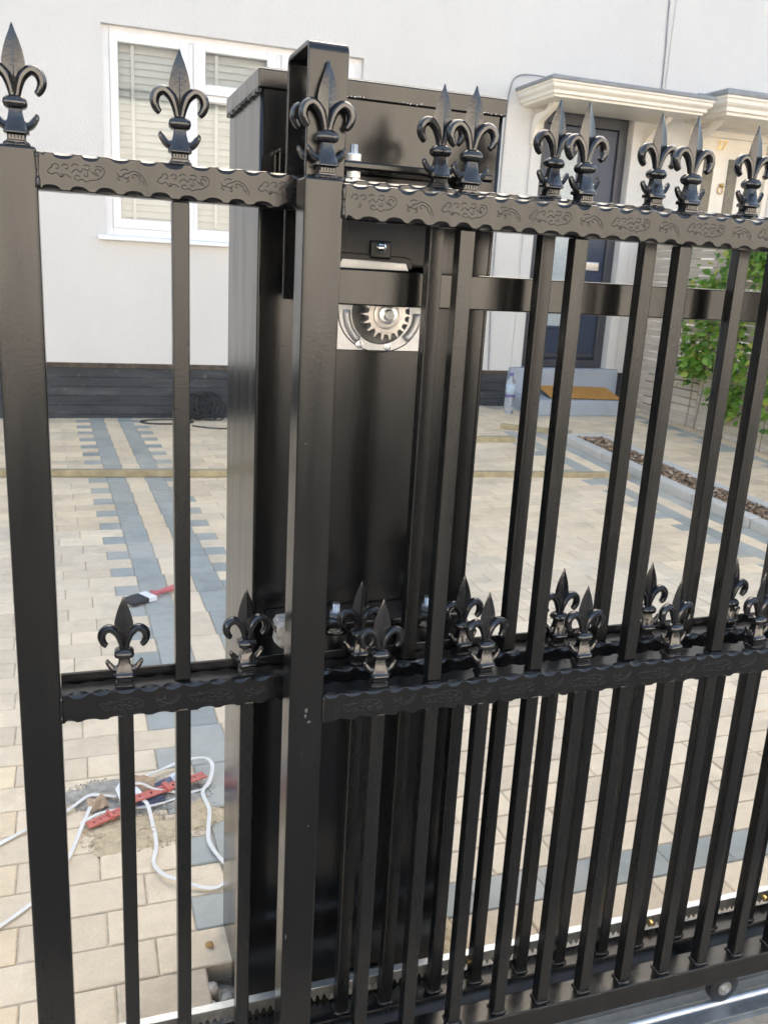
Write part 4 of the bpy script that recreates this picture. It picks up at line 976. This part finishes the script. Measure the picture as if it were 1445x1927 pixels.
def heap(name, label, cx, cy, rx, ry, h, mat, lumps=400, seed=3, kind=None):
    rnd = random.Random(seed); mb = MB(); n_, m_ = 40, 12; rs = []
    ph = [rnd.random()*6.28 for _ in range(6)]
    for j in range(m_+1):
        t = j/m_; ring = []
        for i in range(n_):
            a = 2*math.pi*i/n_; k = 1+.16*math.sin(3*a+ph[0])+.10*math.sin(5*a+ph[1])+.06*math.sin(9*a+ph[2])
            r = (1-t)*k; ring.append((cx+rx*r*math.cos(a), cy+ry*r*math.sin(a), -.0004+.0022*min(1, t*4)+h*(1-(1-t)**1.6)*(1+.2*math.sin(4*a+7*t+ph[3]))+.0006*rnd.random()))
        rs.append(ring)
    mb.rings(rs)
    for i in range(lumps):
        a, r = rnd.random()*6.28, math.sqrt(rnd.random())*1.12; x, y = cx+rx*r*math.cos(a), cy+ry*r*math.sin(a); s = rnd.uniform(.0006, .0022)*(1 if rnd.random() < .93 else 1.8); z = max(.001, h*(1-min(1, r)**1.6))+s*.2
        mb.add([(x-s, y, z), (x, y-s, z), (x+s, y, z), (x, y+s, z), (x+s*.2, y, z+s), (x, y, z-s)], [(0, 1, 4), (1, 2, 4), (2, 3, 4), (3, 0, 4), (1, 0, 5), (2, 1, 5), (3, 2, 5), (0, 3, 5)])
    return tag(mb.build(name, mat), label, 'dirt', kind='stuff')
heap('sand_patch', 'ochre building sand spread in front of the litter', -.135, .760, .125, .062, .006, 'sand', 900, 4)
heap('sand_patch', 'thin ochre sand trail beside the cabinet', -.005, .80, .05, .06, .004, 'sand', 260, 9)
heap('dust_heap', 'grey dust and grit under the litter', -.110, .895, .135, .070, .010, 'dirt', 1200, 5)
heap('dust_heap', 'grey dust and grit behind the litter', -.215, .93, .085, .06, .006, 'dirt', 600, 6)
heap('sand_patch', 'sandy gap between pavers and rear track', .75, .175, .55, .045, .004, 'dirt', 900, 8)
heap('sand_patch', 'ochre sand beside the foot of the cabinet', .385, .30, .035, .09, .008, 'sand', 260, 12)
def rock(label, x, y, z, s, mat, seed):
    rnd = random.Random(seed); bm = bmesh.new(); bmesh.ops.create_icosphere(bm, subdivisions=2, radius=1)
    pl = [Vector((rnd.gauss(0, 1), rnd.gauss(0, 1), rnd.gauss(0, 1))).normalized() for _ in range(7)]
    for v in bm.verts:
        for q in pl:
            dd = v.co.dot(q)
            if dd > .62: v.co -= q*(dd-.62)
        v.co = Vector((v.co.x*s[0], v.co.y*s[1], v.co.z*s[2]))*(1+rnd.gauss(0, .03))
    me = bpy.data.meshes.new('rubble_stone'); bm.to_mesh(me); bm.free(); me.materials.append(M[mat])
    o = place('rubble_stone', me, loc=(x, y, z)); o.rotation_euler.z = rnd.random()*6; return tag(o, label, 'stone', 'loose stones beside the cabinet')
rock('pale pointed stone standing in the hole beside the cabinet', -.052, .285, -.010, (.014, .011, .024), 'stone', 1)
rock('broad pale stone at the front of the hole beside the cabinet', -.078, .250, -.018, (.022, .014, .013), 'stone', 2)
rock('grey stone in the hole touching the cabinet side', -.030, .262, -.016, (.018, .016, .016), 'concrete', 3)
rock('small white stone in the middle of the hole beside the cabinet', -.054, .252, -.010, (.010, .009, .008), 'kerb', 4)
rock('flat grey stone at the back of the hole beside the cabinet', -.088, .300, -.024, (.02, .016, .010), 'stone', 6)
rock('tan lump lying on the grey paver beside the cabinet', -.044, .379, .005, (.010, .008, .006), 'tan_stone', 5)
heap('rubble_grit', 'rubble and grit in the hole beside the cabinet', -.06, .27, .075, .075, .012, 'dirt', 500, 13).location.z = -.040
# paint brush
br = thing('paint_brush', 'paint brush with faded red handle and dark bristles lying on the grey strip', 'paint brush', (-.045, 2.17, .010))
br.rotation_euler.z = R(31)
MB().rings([[(x, -w_, -t), (x, w_, -t), (x, w_, t), (x, -w_, t)] for x, w_, t in ((-.055, .030, .003), (-.045, .037, .006), (-.01, .037, .008), (.02, .034, .009))]).build('bristles', 'bristle', br, bevel=.002)
MB().box(.02, .055, -.0365, .0365, -.0095, .0095).build('ferrule', 'paper', br, bevel=.004)
MB().tube([(.055, 0, .002), (.075, 0, .004), (.09, 0, .005), (.13, 0, .007), (.17, 0, .008), (.185, 0, .008)], [.020, .012, .0095, .0125, .0125, .006], 10, .75).build('handle', 'pink_handle', br, smooth=True)
# heap of black cable by the plinth
cb = thing('cable_heap', 'tangled heap of black cable against the black plinth', 'cable', (.72, 6.08, 0))
def loopc(c, r, tilt, ph, n_=14, ez=1.0):
    return [(c[0]+r*math.cos(2*math.pi*k/n_+ph), c[1]+r*.35*math.sin(2*math.pi*k/n_+ph)*math.cos(tilt), c[2]+r*ez*math.sin(2*math.pi*k/n_+ph)*math.sin(tilt)) for k in range(n_+1)]
for i in range(11):
    r = random.uniform(.05, .14); MB().tube(bezier(loopc((random.gauss(-.02, .04), random.gauss(0, .02), r*1.0+.005), r, R(random.uniform(35, 88)), random.random()*6, 9, random.uniform(.8, 1.3)), 3), .006, 6).build('cable_loop', 'cable', cb, smooth=True)
MB().tube(bezier(loopc((.10, -.02, .085), .085, R(80), 0), 3), .006, 6).build('cable_loop', 'cable', cb, smooth=True)
tag(MB().tube(bezier([(.43+.20*math.cos(a), 5.98+.10*math.sin(a), .006) for a in [R(t) for t in range(0, 361, 24)]], 3), .006, 6).build('cable_ring', 'cable', smooth=True), 'single ring of black cable lying on the paving left of the heap', 'cable')
tag(MB().tube(bezier([(.60, 5.80, .006), (.72, 5.70, .006), (.85, 5.67, .006), (1.0, 5.71, .006), (1.3, 5.9, .006)], 4), .0055, 6).build('cable_run', 'cable', smooth=True), 'thin black cable running along the paving in front of the heap', 'cable')

# spots of spilt pale paint on the front post and on a few bars
for x, y, z, w_, h_ in ((.022, -.0018, .672, .0022, .003), (.021, -.0018, .664, .0015, .0025), (.026, -.0018, .655, .0025, .0015), (.010, -.0018, 1.02, .0008, .0012), (.030, -.0018, .50, .0009, .0010), (.004, -.0018, .33, .0008, .004)):
    mb = MB(); mb.rings([[(x+w_*k*math.cos(a), y+d_, z+h_*k*math.sin(a)*(1 if math.sin(a) > 0 else 1.5)) for a in [2*math.pi*q/9 for q in range(9)]] for k, d_ in ((1, .0008), (.8, .0), (.3, -.0003))])
    p1(mb, 'paint_spot', 'dirt_spot', smooth=True)
